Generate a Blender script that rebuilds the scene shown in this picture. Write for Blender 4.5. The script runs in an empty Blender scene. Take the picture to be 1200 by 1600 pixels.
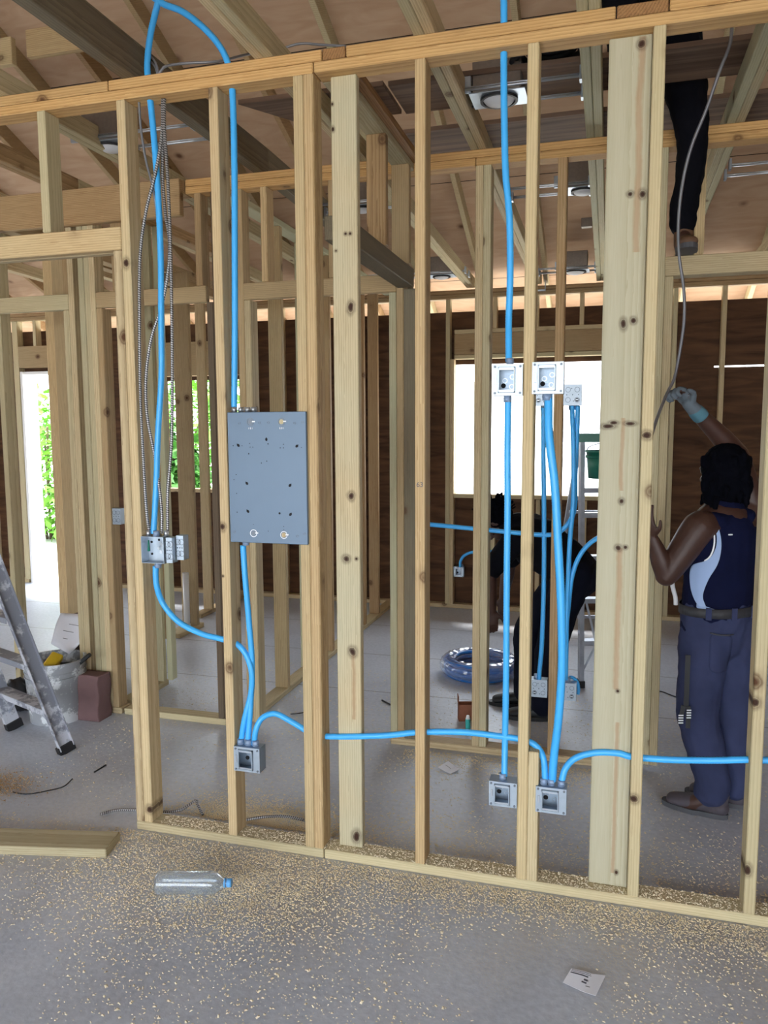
import bpy, bmesh, math, random
from mathutils import Vector, Matrix, noise
random.seed(7)
scene = bpy.context.scene
COL = scene.collection
PI = math.pi

# ---------------------------------------------------------------- camera, world, sun, exposure
cam_data = bpy.data.cameras.new('camera'); cam = bpy.data.objects.new('camera', cam_data); COL.objects.link(cam)
YAW, PITCH, ROLL = math.radians(16.04), math.radians(-6.2), math.radians(-0.28)
fw = Vector((-math.sin(YAW)*math.cos(PITCH), math.cos(YAW)*math.cos(PITCH), math.sin(PITCH)))
rt = Vector((math.cos(YAW), math.sin(YAW), 0)); up = rt.cross(fw)
r2 = rt*math.cos(ROLL)+up*math.sin(ROLL); u2 = up*math.cos(ROLL)-rt*math.sin(ROLL)
cam.matrix_world = Matrix(((r2.x, u2.x, -fw.x, 0), (r2.y, u2.y, -fw.y, -2.76), (r2.z, u2.z, -fw.z, 1.71), (0, 0, 0, 1)))
cam_data.sensor_fit = 'VERTICAL'; cam_data.sensor_height = 36; cam_data.lens = 1217/1600*36
cam_data.clip_start = .05; cam_data.clip_end = 200
scene.camera = cam
world = bpy.data.worlds.new('sky'); scene.world = world; world.use_nodes = True
bgn = world.node_tree.nodes['Background']; bgn.inputs[0].default_value = (.84, .92, 1, 1); bgn.inputs[1].default_value = 3.6
sun_d = bpy.data.lights.new('sun', 'SUN'); sun_d.energy = 6; sun_d.angle = math.radians(10); sun_d.color = (1, .95, .86)
sun = bpy.data.objects.new('sun', sun_d); COL.objects.link(sun); sun.rotation_euler = Vector((.12, -.42, -.9)).to_track_quat('-Z', 'Y').to_euler()
scene.view_settings.view_transform = 'Standard'; scene.view_settings.look = 'None'
scene.view_settings.gamma = 1; scene.view_settings.use_curve_mapping = False
scene.view_settings.exposure = 1.38

# ---------------------------------------------------------------- node helpers and materials
def mat(name):
    m = bpy.data.materials.new(name); m.use_nodes = True; nt = m.node_tree; nt.nodes.clear()
    out = nt.nodes.new('ShaderNodeOutputMaterial'); p = nt.nodes.new('ShaderNodeBsdfPrincipled')
    nt.links.new(p.outputs[0], out.inputs[0]); return m, nt, p
def N(nt, t, **k):
    n = nt.nodes.new('ShaderNode'+t)
    for a, b in k.items(): setattr(n, a, b)
    return n
def setin(n, **k):
    for a, b in k.items(): n.inputs[a.replace('_', ' ')].default_value = b
def L(nt, a, b): nt.links.new(a, b)
def ramp(nt, src, stops, interp='LINEAR'):
    r = N(nt, 'ValToRGB'); r.color_ramp.interpolation = interp
    e = r.color_ramp.elements
    while len(e) < len(stops): e.new(.5)
    for i, (p, c) in enumerate(stops):
        e[i].position = p; e[i].color = (*c, 1) if len(c) == 3 else c
    L(nt, src, r.inputs[0]); return r
def mixc(nt, f, a, b, mode='MIX'):
    m = N(nt, 'Mix', data_type='RGBA', blend_type=mode)
    for s, v in ((m.inputs[0], f), (m.inputs[6], a), (m.inputs[7], b)):
        if hasattr(v, 'is_linked'): L(nt, v, s)
        elif isinstance(v, (int, float)): s.default_value = v
        else: s.default_value = (*v, 1)
    return m.outputs[2]
def math_(nt, op, a, b=None, c=None):
    m = N(nt, 'Math', operation=op)
    for i, v in enumerate((a, b, c)):
        if v is None: continue
        if hasattr(v, 'is_linked'): L(nt, v, m.inputs[i])
        else: m.inputs[i].default_value = v
    return m.outputs[0]
def plain(name, c, rough=.6, metal=0., bump=0., bs=60., var=0.):
    m, nt, p = mat(name); setin(p, Roughness=rough, Metallic=metal); p.inputs['Base Color'].default_value = (*c, 1)
    if bump or var:
        tc = N(nt, 'TexCoord'); n = N(nt, 'TexNoise'); L(nt, tc.outputs['Object'], n.inputs['Vector']); setin(n, Scale=bs, Detail=5.)
        if var:
            o = mixc(nt, n.outputs[0], tuple(x*(1-var) for x in c), tuple(min(1, x*(1+var)) for x in c)); L(nt, o, p.inputs['Base Color'])
        if bump:
            b = N(nt, 'Bump'); setin(b, Strength=bump, Distance=.004); L(nt, n.outputs[0], b.inputs['Height']); L(nt, b.outputs[0], p.inputs['Normal'])
    return m
def wood(name, light, dark, green=(.50, .49, .31), gmix=.5, knots=True, cont=1., rough=.7, spots=(), streak=None):
    """sawn softwood: growth rings around the board's long (local z) axis, streaks, knots, a treated tint in patches"""
    m, nt, p = mat(name); tc = N(nt, 'TexCoord'); oi = N(nt, 'ObjectInfo')
    mul = N(nt, 'VectorMath', operation='MULTIPLY'); L(nt, tc.outputs['Object'], mul.inputs[0]); mul.inputs[1].default_value = (1, 1, .045)
    comb = N(nt, 'CombineXYZ'); r = oi.outputs['Random']
    L(nt, math_(nt, 'MULTIPLY_ADD', r, .22, .03), comb.inputs[0]); L(nt, math_(nt, 'MULTIPLY_ADD', math_(nt, 'FRACT', math_(nt, 'MULTIPLY', r, 13.7)), .2, -.1), comb.inputs[1]); L(nt, math_(nt, 'MULTIPLY', r, 37.), comb.inputs[2])
    add = N(nt, 'VectorMath', operation='ADD'); L(nt, mul.outputs[0], add.inputs[0]); L(nt, comb.outputs[0], add.inputs[1])
    w = N(nt, 'TexWave', wave_type='RINGS', rings_direction='Z', wave_profile='SAW'); L(nt, add.outputs[0], w.inputs[0]); setin(w, Scale=34., Distortion=3.2, Detail=2., Detail_Scale=6.)
    n = N(nt, 'TexNoise'); L(nt, add.outputs[0], n.inputs['Vector']); setin(n, Scale=70., Detail=4.)
    g = math_(nt, 'ADD', math_(nt, 'MULTIPLY', w.outputs['Fac'], .62), math_(nt, 'MULTIPLY', n.outputs[0], .38))
    c = ramp(nt, g, [(.18, light), (.62, tuple((a+b)/2 for a, b in zip(light, dark))), (.95, dark)]).outputs[0]
    add2 = N(nt, 'VectorMath', operation='ADD'); L(nt, tc.outputs['Object'], add2.inputs[0]); L(nt, comb.outputs[0], add2.inputs[1])
    n2 = N(nt, 'TexNoise'); L(nt, add2.outputs[0], n2.inputs['Vector']); setin(n2, Scale=1.7, Detail=2.)
    gm = ramp(nt, math_(nt, 'ADD', math_(nt, 'MULTIPLY', n2.outputs[0], .7), math_(nt, 'MULTIPLY', math_(nt, 'FRACT', math_(nt, 'MULTIPLY', r, 7.3)), .5)), [(.42, (0, 0, 0)), (.8, (gmix,)*3)]).outputs[0]
    c = mixc(nt, gm, c, mixc(nt, .72, c, green))
    hs = N(nt, 'HueSaturation'); L(nt, math_(nt, 'MULTIPLY_ADD', math_(nt, 'FRACT', math_(nt, 'MULTIPLY', r, 3.1)), .22*cont, 1-.11*cont), hs.inputs['Value']); L(nt, c, hs.inputs['Color']); c = hs.outputs[0]
    if knots:
        v = N(nt, 'TexVoronoi'); n3 = N(nt, 'TexNoise'); L(nt, add2.outputs[0], n3.inputs['Vector']); setin(n3, Scale=30.)
        sc = N(nt, 'VectorMath', operation='MULTIPLY_ADD'); L(nt, add2.outputs[0], sc.inputs[0]); sc.inputs[1].default_value = (1, 1, .8)
        v3 = N(nt, 'VectorMath', operation='SCALE'); L(nt, n3.outputs['Color'], v3.inputs[0]); v3.inputs[3].default_value = .012; L(nt, v3.outputs[0], sc.inputs[2])
        L(nt, sc.outputs[0], v.inputs['Vector']); setin(v, Scale=4.6)
        k = ramp(nt, v.outputs['Distance'], [(.035, (1, 1, 1)), (.075, (.55,)*3), (.085, (.8,)*3), (.12, (.18,)*3), (.2, (0, 0, 0))]).outputs[0]
        c = mixc(nt, k, c, (.085, .035, .014))
    if spots or streak:
        sp = N(nt, 'SeparateXYZ'); nz = N(nt, 'TexNoise'); L(nt, tc.outputs['Object'], nz.inputs['Vector']); setin(nz, Scale=45., Detail=2.); L(nt, tc.outputs['Object'], sp.inputs[0])
        jit = math_(nt, 'MULTIPLY_ADD', nz.outputs[0], .8, -.4)
    if streak:            # a long resin streak: x position, half width, lowest and highest z
        for xs, hw, z0, z1 in streak:
            n5 = N(nt, 'TexNoise', noise_dimensions='1D'); L(nt, sp.outputs[2], n5.inputs['W']); setin(n5, Scale=5., Detail=2.)
            d = math_(nt, 'DIVIDE', math_(nt, 'ABSOLUTE', math_(nt, 'ADD', math_(nt, 'SUBTRACT', sp.outputs[0], xs), math_(nt, 'MULTIPLY_ADD', n5.outputs[0], .012, -.006))), hw)
            k = math_(nt, 'MULTIPLY', math_(nt, 'MULTIPLY', math_(nt, 'GREATER_THAN', sp.outputs[2], z0), math_(nt, 'LESS_THAN', sp.outputs[2], z1)), ramp(nt, math_(nt, 'ADD', d, math_(nt, 'MULTIPLY', jit, .7)), [(.35, (.6,)*3), (1., (0, 0, 0))]).outputs[0])
            c = mixc(nt, k, c, (.36, .21, .11))
    tot = None
    for xs, zs, rr, kz in spots:
        dx = math_(nt, 'DIVIDE', math_(nt, 'SUBTRACT', sp.outputs[0], xs), rr); dz = math_(nt, 'DIVIDE', math_(nt, 'SUBTRACT', sp.outputs[2], zs), rr*kz)
        q = math_(nt, 'SQRT', math_(nt, 'ADD', math_(nt, 'MULTIPLY', dx, dx), math_(nt, 'MULTIPLY', dz, dz)))
        tot = q if tot is None else math_(nt, 'MINIMUM', tot, q)
    if tot:
        tot = math_(nt, 'MULTIPLY', math_(nt, 'ADD', tot, jit), .5)
        c = mixc(nt, ramp(nt, tot, [(.22, (1, 1, 1)), (.42, (.75,)*3), (.5, (.25,)*3), (.56, (.5,)*3), (.9, (.08,)*3), (1., (0, 0, 0))]).outputs[0], c, (.04, .016, .008))
    L(nt, c, p.inputs['Base Color']); setin(p, Roughness=rough); p.inputs['Specular IOR Level'].default_value = .25
    b = N(nt, 'Bump'); setin(b, Strength=.25, Distance=.002); L(nt, g, b.inputs['Height']); L(nt, b.outputs[0], p.inputs['Normal'])
    return m
M = {}
M['pine'] = wood('framing_pine', (.60, .47, .285), (.34, .24, .125), gmix=.55)
M['orange'] = wood('warm_pine', (.62, .45, .245), (.35, .215, .095), gmix=.4)
M['green'] = wood('treated_pine', (.55, .48, .31), (.34, .27, .15), green=(.44, .46, .31), gmix=.9)
M['plate'] = wood('top_plate_pine', (.64, .39, .16), (.38, .19, .06), gmix=.1)  # top plates coloured more orange for the warm light bounced in the attic
M['brown'] = wood('brown_pine', (.46, .30, .155), (.24, .14, .06), gmix=.3)  # darker pine copy: interior shade put into the timber colour
M['stained'] = wood('dark_stained_timber', (.13, .085, .055), (.07, .042, .03), gmix=.1)
M['weathered'] = wood('weathered_grey_timber', (.22, .165, .10), (.095, .068, .042), green=(.17, .17, .13), gmix=.7)
M['wide'] = wood('wide_board_wood', (.53, .49, .355), (.42, .37, .24), green=(.43, .46, .36), gmix=.9, knots=False, spots=[(0.0115, 2.439, 0.009, 1), (0.0505, 2.436, 0.01, 1.3), (0.0015, 2.017, 0.01, 1.6), (0.0335, 2.026, 0.009, 1.2), (-0.0405, 1.672, 0.02, 0.4), (-.022, 1.684, .014, .45), (0.0315, 1.681, 0.016, 0.45), (0.0115, 1.414, 0.008, 1.2), (0.0045, 1.25, 0.01, 1), (0.0285, 1.253, 0.007, 1), (0.0165, 0.735, 0.006, 1), (0.0345, 2.908, 0.012, 1.2), (0.0295, 0.054, 0.006, 1.3)], streak=[(.0085, .009, 1.45, 1.70), (.0100, .013, .74, 1.25), (.018, .009, .05, .62), (.034, .014, 2.25, 2.93)])
M['flat'] = wood('flat_stud_wood', (.58, .47, .29), (.36, .27, .15), green=(.42, .46, .36), gmix=1., knots=False, spots=[(0.016, 1.413, 0.012, 1.2), (-0.007, 1.169, 0.013, 1), (0.034, 1.171, 0.006, 1), (0.015, 0.804, 0.014, 1.3), (0.021, 2.116, 0.012, 1.6), (0.024, 0.046, 0.015, 1.5), (-0.035, 2.323, 0.005, 1), (0.003, 2.382, 0.006, 1), (0.021, 2.381, 0.006, 1), (-0.043, 2.841, 0.005, 1.3), (-0.042, 2.754, 0.006, 1.5)], streak=[(.018, .010, .53, .80)])
for key, sp_ in (('kn_king', [(-0.001, 2.322, 0.012, 1.5), (0.009, 0.059, 0.014, 1.2)]), ('kn_panel', [(-0.008, 1.284, 0.012, 1.2), (-0.012, 1.086, 0.005, 1)]), ('kn_six', [(-0.008, 0.366, 0.014, 1.1), (-0.003, 1.642, 0.016, 0.8)]), ('kn_right', [(-0.013, 0.752, 0.014, 1.2), (-.012, .16, .012, 1.6)])):
    M[key] = wood('warm_pine_'+key, (.58, .445, .26), (.38, .255, .125), gmix=.6, spots=sp_)
M['endgrain'] = wood('end_grain', (.36, .19, .075), (.16, .075, .03), gmix=0., knots=False)

def plywood(name, light, dark, knotc, stretch=(.25, 1, 1), knots=.9, vscale=2.2, seams=None):
    m, nt, p = mat(name); tc = N(nt, 'TexCoord')
    mul = N(nt, 'VectorMath', operation='MULTIPLY'); L(nt, tc.outputs['Object'], mul.inputs[0]); mul.inputs[1].default_value = stretch
    w = N(nt, 'TexNoise'); L(nt, mul.outputs[0], w.inputs['Vector']); setin(w, Scale=9., Detail=7., Distortion=1.6)
    n = N(nt, 'TexNoise'); L(nt, tc.outputs['Object'], n.inputs['Vector']); setin(n, Scale=.9, Detail=3.)
    c = ramp(nt, w.outputs[0], [(.3, light), (.72, dark)]).outputs[0]
    c = mixc(nt, math_(nt, 'MULTIPLY', n.outputs[0], .6), c, tuple(x*.78 for x in dark))
    v = N(nt, 'TexVoronoi'); L(nt, tc.outputs['Object'], v.inputs['Vector']); setin(v, Scale=vscale)
    k = ramp(nt, v.outputs['Distance'], [(.03, (knots,)*3), (.07, (knots*.35,)*3), (.11, (0, 0, 0))]).outputs[0]
    c = mixc(nt, k, c, knotc)
    if seams:
        s = N(nt, 'SeparateXYZ'); L(nt, tc.outputs['Object'], s.inputs[0])
        ax, per, off = seams
        f = math_(nt, 'FRACT', math_(nt, 'DIVIDE', math_(nt, 'ADD', s.outputs[ax], off), per))
        c = mixc(nt, math_(nt, 'LESS_THAN', f, .006), c, (.03, .018, .01))
    L(nt, c, p.inputs['Base Color']); setin(p, Roughness=.75); p.inputs['Specular IOR Level'].default_value = .2
    b = N(nt, 'Bump'); setin(b, Strength=.3, Distance=.003); L(nt, w.outputs[0], b.inputs['Height']); L(nt, b.outputs[0], p.inputs['Normal'])
    return m
M['deck'] = plywood('roof_plywood', (.62, .435, .295), (.48, .31, .195), (.12, .05, .025), seams=(1, 1.22, 4.0))
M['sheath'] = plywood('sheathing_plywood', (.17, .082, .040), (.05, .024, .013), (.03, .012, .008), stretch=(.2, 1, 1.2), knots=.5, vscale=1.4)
M['walkboard'] = plywood('weathered_plank', (.33, .215, .15), (.11, .07, .05), (.03, .02, .016), stretch=(.12, 2.2, 1), knots=.4)

# concrete floor with fine dust and a drift of sawdust
def floor_mat():
    m, nt, p = mat('concrete_slab'); tc = N(nt, 'TexCoord'); O = tc.outputs['Object']
    n1 = N(nt, 'TexNoise'); L(nt, O, n1.inputs['Vector']); setin(n1, Scale=1.3, Detail=6., Distortion=.6)
    n2 = N(nt, 'TexNoise'); L(nt, O, n2.inputs['Vector']); setin(n2, Scale=45., Detail=4.)
    c = ramp(nt, n1.outputs[0], [(.3, (.36, .40, .49)), (.5, (.50, .545, .64)), (.7, (.62, .665, .75))]).outputs[0]
    c = mixc(nt, .35, c, ramp(nt, n2.outputs[0], [(.3, (.36, .39, .46)), (.7, (.64, .68, .76))]).outputs[0])
    # brown dirt and sawdust film, heaviest along the front plate
    s = N(nt, 'SeparateXYZ'); L(nt, O, s.inputs[0])
    n3 = N(nt, 'TexNoise'); L(nt, O, n3.inputs['Vector']); setin(n3, Scale=2.1, Detail=7.)
    dy = math_(nt, 'ABSOLUTE', math_(nt, 'ADD', s.outputs[1], .1)); near = math_(nt, 'SUBTRACT', 1., math_(nt, 'MULTIPLY', dy, .62))
    f = math_(nt, 'MULTIPLY', math_(nt, 'MAXIMUM', near, .15), n3.outputs[0])
    fm = ramp(nt, f, [(.30, (0, 0, 0)), (.58, (.6,)*3)]).outputs[0]
    n4 = N(nt, 'TexNoise'); L(nt, O, n4.inputs['Vector']); setin(n4, Scale=160., Detail=3.)
    dust = ramp(nt, n4.outputs[0], [(.35, (.38, .34, .28)), (.5, (.55, .49, .39)), (.65, (.74, .66, .52))]).outputs[0]
    c = mixc(nt, math_(nt, 'MULTIPLY', fm, ramp(nt, n4.outputs[0], [(.42, (.12,)*3), (.56, (1, 1, 1))]).outputs[0]), c, dust)
    # saw-cut control joints
    for off in (1.95, 2.75, 3.6):
        j = math_(nt, 'LESS_THAN', math_(nt, 'ABSOLUTE', math_(nt, 'SUBTRACT', s.outputs[1], off)), .005); c = mixc(nt, math_(nt, 'MULTIPLY', j, .7), c, (.09, .09, .1))
    L(nt, c, p.inputs['Base Color']); L(nt, ramp(nt, n1.outputs[0], [(.3, (.34,)*3), (.7, (.56,)*3)]).outputs[0], p.inputs['Roughness']); p.inputs['Specular IOR Level'].default_value = .55
    b = N(nt, 'Bump'); setin(b, Strength=.35, Distance=.004); L(nt, n2.outputs[0], b.inputs['Height']); L(nt, b.outputs[0], p.inputs['Normal'])
    return m
M['floor'] = floor_mat()
M['yard'] = plain('pale_yard_concrete', (.62, .60, .56), .9, bump=.2, bs=8., var=.12)
M['galv'] = plain('galvanised_steel', (.40, .46, .53), .42, .75, bump=.12, bs=25., var=.18)
M['galvin'] = plain('galvanised_steel_inside', (.34, .42, .52), .45, .7, bump=.1, bs=25., var=.2)
M['bright'] = plain('bright_zinc', (.56, .60, .65), .3, .8, var=.1)
M['rim'] = plain('pressed_ring_shadow', (.16, .18, .21), .5, .6)  # dark steel for screws and stamped marks; also paints shade around pressed rings
M['hole'] = plain('punched_hole', (.006, .006, .008), .9)
M['panel'] = plain('grey_enamel', (.11, .165, .24), .42, .15, bump=.05, bs=8., var=.05)
M['connector'] = plain('connector_grey', (.24, .32, .46), .5, .2)
M['whiteprint'] = plain('white_paint', (.8, .82, .85), .5)
M['black'] = plain('black_rubber', (.012, .012, .014), .6)
M['can'] = plain('light_can_steel', (.20, .17, .145), .45, .6, var=.2)
M['lens'] = plain('frosted_diffuser', (.62, .62, .64), .5)
M['alu'] = plain('aluminium_ladder', (.46, .49, .55), .5, .55, bump=.1, bs=18., var=.25)
M['greencap'] = plain('green_plastic', (.012, .17, .115), .4)
M['paper'] = plain('white_paper', (.80, .82, .90), .8)
M['ink'] = plain('printing_ink', (.08, .09, .12), .8)
M['card'] = plain('brown_cardboard', (.085, .055, .045), .85, var=.2)
M['redcard'] = plain('red_brown_carton', (.28, .10, .055), .8, var=.15)
M['pink'] = plain('dusty_pink_sack', (.17, .095, .095), .85, bump=.3, bs=9., var=.25)
M['pvc'] = plain('white_pvc', (.80, .80, .82), .4)
M['yellow'] = plain('yellow_plastic', (.62, .42, .02), .5)
M['teal'] = plain('teal_plastic', (.03, .42, .40), .5)
M['skin'] = plain('dark_brown_skin', (.060, .026, .018), .5, bump=.12, bs=40., var=.15)
M['hair'] = plain('black_hair', (.0025, .0027, .005), .95, bump=1., bs=55.); M['hair'].node_tree.nodes['Principled BSDF'].inputs['Specular IOR Level'].default_value = .05
M['navy'] = plain('navy_jersey', (.005, .007, .030), .9, bump=.3, bs=14., var=.25)
M['paleblue'] = plain('pale_blue_mesh_panel', (.34, .46, .72), .8, bump=.1, bs=120.)
M['trousers'] = plain('slate_blue_work_trousers', (.040, .048, .105), .85, bump=.5, bs=9., var=.28)
M['blackcloth'] = plain('black_cloth', (.004, .004, .007), .9, bump=.4, bs=12., var=.3)
M['darktrousers'] = plain('dark_navy_trousers', (.005, .006, .014), .9, bump=.4, bs=12., var=.3)
M['glove'] = plain('grey_work_glove', (.13, .16, .19), .8, bump=.4, bs=40., var=.2)
M['cuff'] = plain('teal_glove_cuff', (.08, .20, .26), .8)
M['shoe'] = plain('worn_leather_shoe', (.075, .062, .075), .7, bump=.3, bs=20., var=.35)
M['boot'] = plain('tan_work_boot', (.13, .065, .035), .7, bump=.3, bs=20., var=.3)
M['sole'] = plain('grey_rubber_sole', (.09, .09, .10), .8)
M['belt'] = plain('dark_belt', (.035, .035, .04), .6)
M['leafm'] = plain('bush_leaf', (.17, .42, .045), .5, var=.5, bs=3.)
M['leafd'] = plain('dark_leaf', (.06, .20, .03), .5, var=.5, bs=3.)
M['stem'] = plain('stem_wood', (.14, .1, .06), .8)
M['stucco'] = plain('white_stucco', (.82, .80, .78), .9)
M['pane'] = plain('window_pane', (.34, .33, .38), .3)
M['shingle'] = plain('pale_shingle', (.55, .53, .52), .9, var=.2, bs=4.)
M['chip'] = plain('sawdust_chip', (.78, .68, .50), .85, var=.3, bs=9.)
M['sand'] = plain('sawdust_heap', (.46, .31, .16), .9, bump=1., bs=120., var=.35)

def blue_mat():
    m, nt, p = mat('blue_conduit'); uv = N(nt, 'UVMap'); s = N(nt, 'SeparateXYZ'); L(nt, uv.outputs[0], s.inputs[0])
    v = math_(nt, 'ABSOLUTE', math_(nt, 'SUBTRACT', s.outputs[1], .74)); band = math_(nt, 'LESS_THAN', v, .045)
    n = N(nt, 'TexNoise', noise_dimensions='1D'); L(nt, s.outputs[0], n.inputs['W']); setin(n, Scale=210., Detail=0.)
    n2 = N(nt, 'TexNoise', noise_dimensions='1D'); L(nt, s.outputs[0], n2.inputs['W']); setin(n2, Scale=6., Detail=0.)
    k = math_(nt, 'MULTIPLY', math_(nt, 'MULTIPLY', band, math_(nt, 'GREATER_THAN', n.outputs[0], .52)), math_(nt, 'GREATER_THAN', n2.outputs[0], .5))
    L(nt, mixc(nt, math_(nt, 'MULTIPLY', k, .75), (.055, .42, .90), (.01, .06, .2)), p.inputs['Base Color']); setin(p, Roughness=.38)
    return m
M['blue'] = blue_mat()
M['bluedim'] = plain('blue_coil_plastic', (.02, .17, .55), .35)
def armour_mat():
    m, nt, p = mat('armoured_cable'); uv = N(nt, 'UVMap'); s = N(nt, 'SeparateXYZ'); L(nt, uv.outputs[0], s.inputs[0])
    f = math_(nt, 'FRACT', math_(nt, 'MULTIPLY', math_(nt, 'ADD', s.outputs[0], math_(nt, 'MULTIPLY', s.outputs[1], .009)), 111.))
    c = ramp(nt, f, [(.0, (.03, .028, .028)), (.35, (.08, .075, .075)), (.45, (.36, .35, .35)), (.9, (.42, .41, .42)), (1., (.05, .05, .05))]).outputs[0]
    L(nt, c, p.inputs['Base Color']); setin(p, Roughness=.4, Metallic=.5); return m
M['armour'] = armour_mat()
M['cable'] = plain('grey_cable', (.22, .22, .24), .45, .4)
def clear_mat(name, tint, rough=.06, k=.5):
    m, nt, p = mat(name); out = [n for n in nt.nodes if n.type == 'OUTPUT_MATERIAL'][0]; nt.nodes.remove(p)
    t = N(nt, 'BsdfTransparent'); t.inputs[0].default_value = (*tint, 1); g = N(nt, 'BsdfGlossy'); g.inputs['Roughness'].default_value = rough
    d = N(nt, 'BsdfDiffuse'); d.inputs[0].default_value = (.7, .78, .88, 1)
    f = N(nt, 'LayerWeight'); f.inputs[0].default_value = k
    m1 = N(nt, 'MixShader'); L(nt, math_(nt, 'MULTIPLY_ADD', f.outputs['Facing'], .6, .08), m1.inputs[0]); L(nt, t.outputs[0], m1.inputs[1]); L(nt, g.outputs[0], m1.inputs[2])
    m2 = N(nt, 'MixShader'); m2.inputs[0].default_value = .12; L(nt, m1.outputs[0], m2.inputs[1]); L(nt, d.outputs[0], m2.inputs[2])
    L(nt, m2.outputs[0], out.inputs[0]); return m
M['clear'] = clear_mat('clear_plastic', (.86, .92, .97))
M['film'] = clear_mat('shrink_film', (.93, .96, 1.), .12, .35)
M['bluecap'] = plain('blue_cap', (.12, .38, .75), .4)
def spatter_mat(name, base, spot, scale):
    m, nt, p = mat(name); tc = N(nt, 'TexCoord'); n = N(nt, 'TexNoise'); L(nt, tc.outputs['Object'], n.inputs['Vector']); setin(n, Scale=scale, Detail=8., Roughness=.7)
    k = ramp(nt, n.outputs[0], [(.50, (0, 0, 0)), (.56, (1, 1, 1))]).outputs[0]
    L(nt, mixc(nt, k, base, spot), p.inputs['Base Color']); setin(p, Roughness=.6); return m
M['bucket'] = spatter_mat('spattered_white_bucket', (.30, .31, .33), (.66, .68, .70), 9.)
M['spatterladder'] = spatter_mat('spattered_aluminium', (.21, .22, .26), (.50, .51, .56), 7.)

# ---------------------------------------------------------------- geometry helpers
def obj(name, bm, m, parent=None, smooth=False):
    bm.normal_update(); me = bpy.data.meshes.new(name); bm.to_mesh(me); bm.free()
    if smooth:
        for f in me.polygons: f.use_smooth = True
    o = bpy.data.objects.new(name, me); COL.objects.link(o)
    for x in (m if isinstance(m, (list, tuple)) else [m]): me.materials.append(M[x])
    if parent: o.parent = parent
    return o
def tag(o, label=None, cat=None, group=None, kind=None):
    if label: o['label'] = label
    if cat: o['category'] = cat
    if group: o['group'] = group
    if kind: o['kind'] = kind
    return o
def thing(name, label, cat, loc=(0, 0, 0), rz=0, group=None):
    o = bpy.data.objects.new(name, None); COL.objects.link(o); o.location = loc; o.rotation_euler = (0, 0, rz); o.empty_display_size = .1
    return tag(o, label, cat, group)
def structure(name, bm, m, label):
    o = obj(name, bm, m); o['kind'] = 'structure'; o['label'] = label; return o
def box(bm, a, b, mi=0, rot=None, piv=None):
    vs = [bm.verts.new((x, y, z)) for x in (a[0], b[0]) for y in (a[1], b[1]) for z in (a[2], b[2])]
    fs = []
    for q in ((0, 1, 3, 2), (4, 6, 7, 5), (0, 4, 5, 1), (2, 3, 7, 6), (0, 2, 6, 4), (1, 5, 7, 3)):
        f = bm.faces.new([vs[i] for i in q]); f.material_index = mi; fs.append(f)
    if rot: bmesh.ops.rotate(bm, verts=vs, cent=piv or (0, 0, 0), matrix=rot)
    return vs
def bev(bm, w, seg=1):
    bmesh.ops.bevel(bm, geom=list(bm.edges), offset=w, segments=seg, affect='EDGES', clamp_overlap=True)
def cyl(bm, p0, p1, r0, r1=None, seg=16, caps=True, mi=0):
    p0, p1 = Vector(p0), Vector(p1); r1 = r0 if r1 is None else r1
    d = (p1-p0).normalized(); a = d.orthogonal().normalized(); b = d.cross(a)
    A = [bm.verts.new(p0+(a*math.cos(t)+b*math.sin(t))*r0) for t in [2*PI*i/seg for i in range(seg)]]
    B = [bm.verts.new(p1+(a*math.cos(t)+b*math.sin(t))*r1) for t in [2*PI*i/seg for i in range(seg)]]
    for i in range(seg):
        f = bm.faces.new((A[i], A[(i+1) % seg], B[(i+1) % seg], B[i])); f.material_index = mi; f.smooth = True
    if caps:
        bm.faces.new(A[::-1]).material_index = mi; bm.faces.new(B).material_index = mi
def ring(bm, c, r_in, r_out, n=(0, -1, 0), seg=20, th=.001, mi=0):
    c = Vector(c); n = Vector(n).normalized(); a = n.orthogonal().normalized(); b = n.cross(a); rows = []
    for r, h in ((r_in, 0), (r_in, th), (r_out, th), (r_out, 0)):
        rows.append([bm.verts.new(c+n*h+(a*math.cos(t)+b*math.sin(t))*r) for t in [2*PI*i/seg for i in range(seg)]])
    for k in range(4):
        A, B = rows[k], rows[(k+1) % 4]
        for i in range(seg): bm.faces.new((A[i], A[(i+1) % seg], B[(i+1) % seg], B[i])).material_index = mi
def spline(pts, step):
    P = [Vector(p) for p in pts]; P = [P[0]*2-P[1]]+P+[P[-1]*2-P[-2]]; out = []
    for i in range(1, len(P)-2):
        a, b, c, d = P[i-1:i+3]; n = max(1, int((c-b).length/step))
        for k in range(n):
            t = k/n; out.append(.5*((2*b)+(c-a)*t+(2*a-5*b+4*c-d)*t*t+(3*b-a-3*c+d)*t**3))
    out.append(P[-2]); return out
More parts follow.
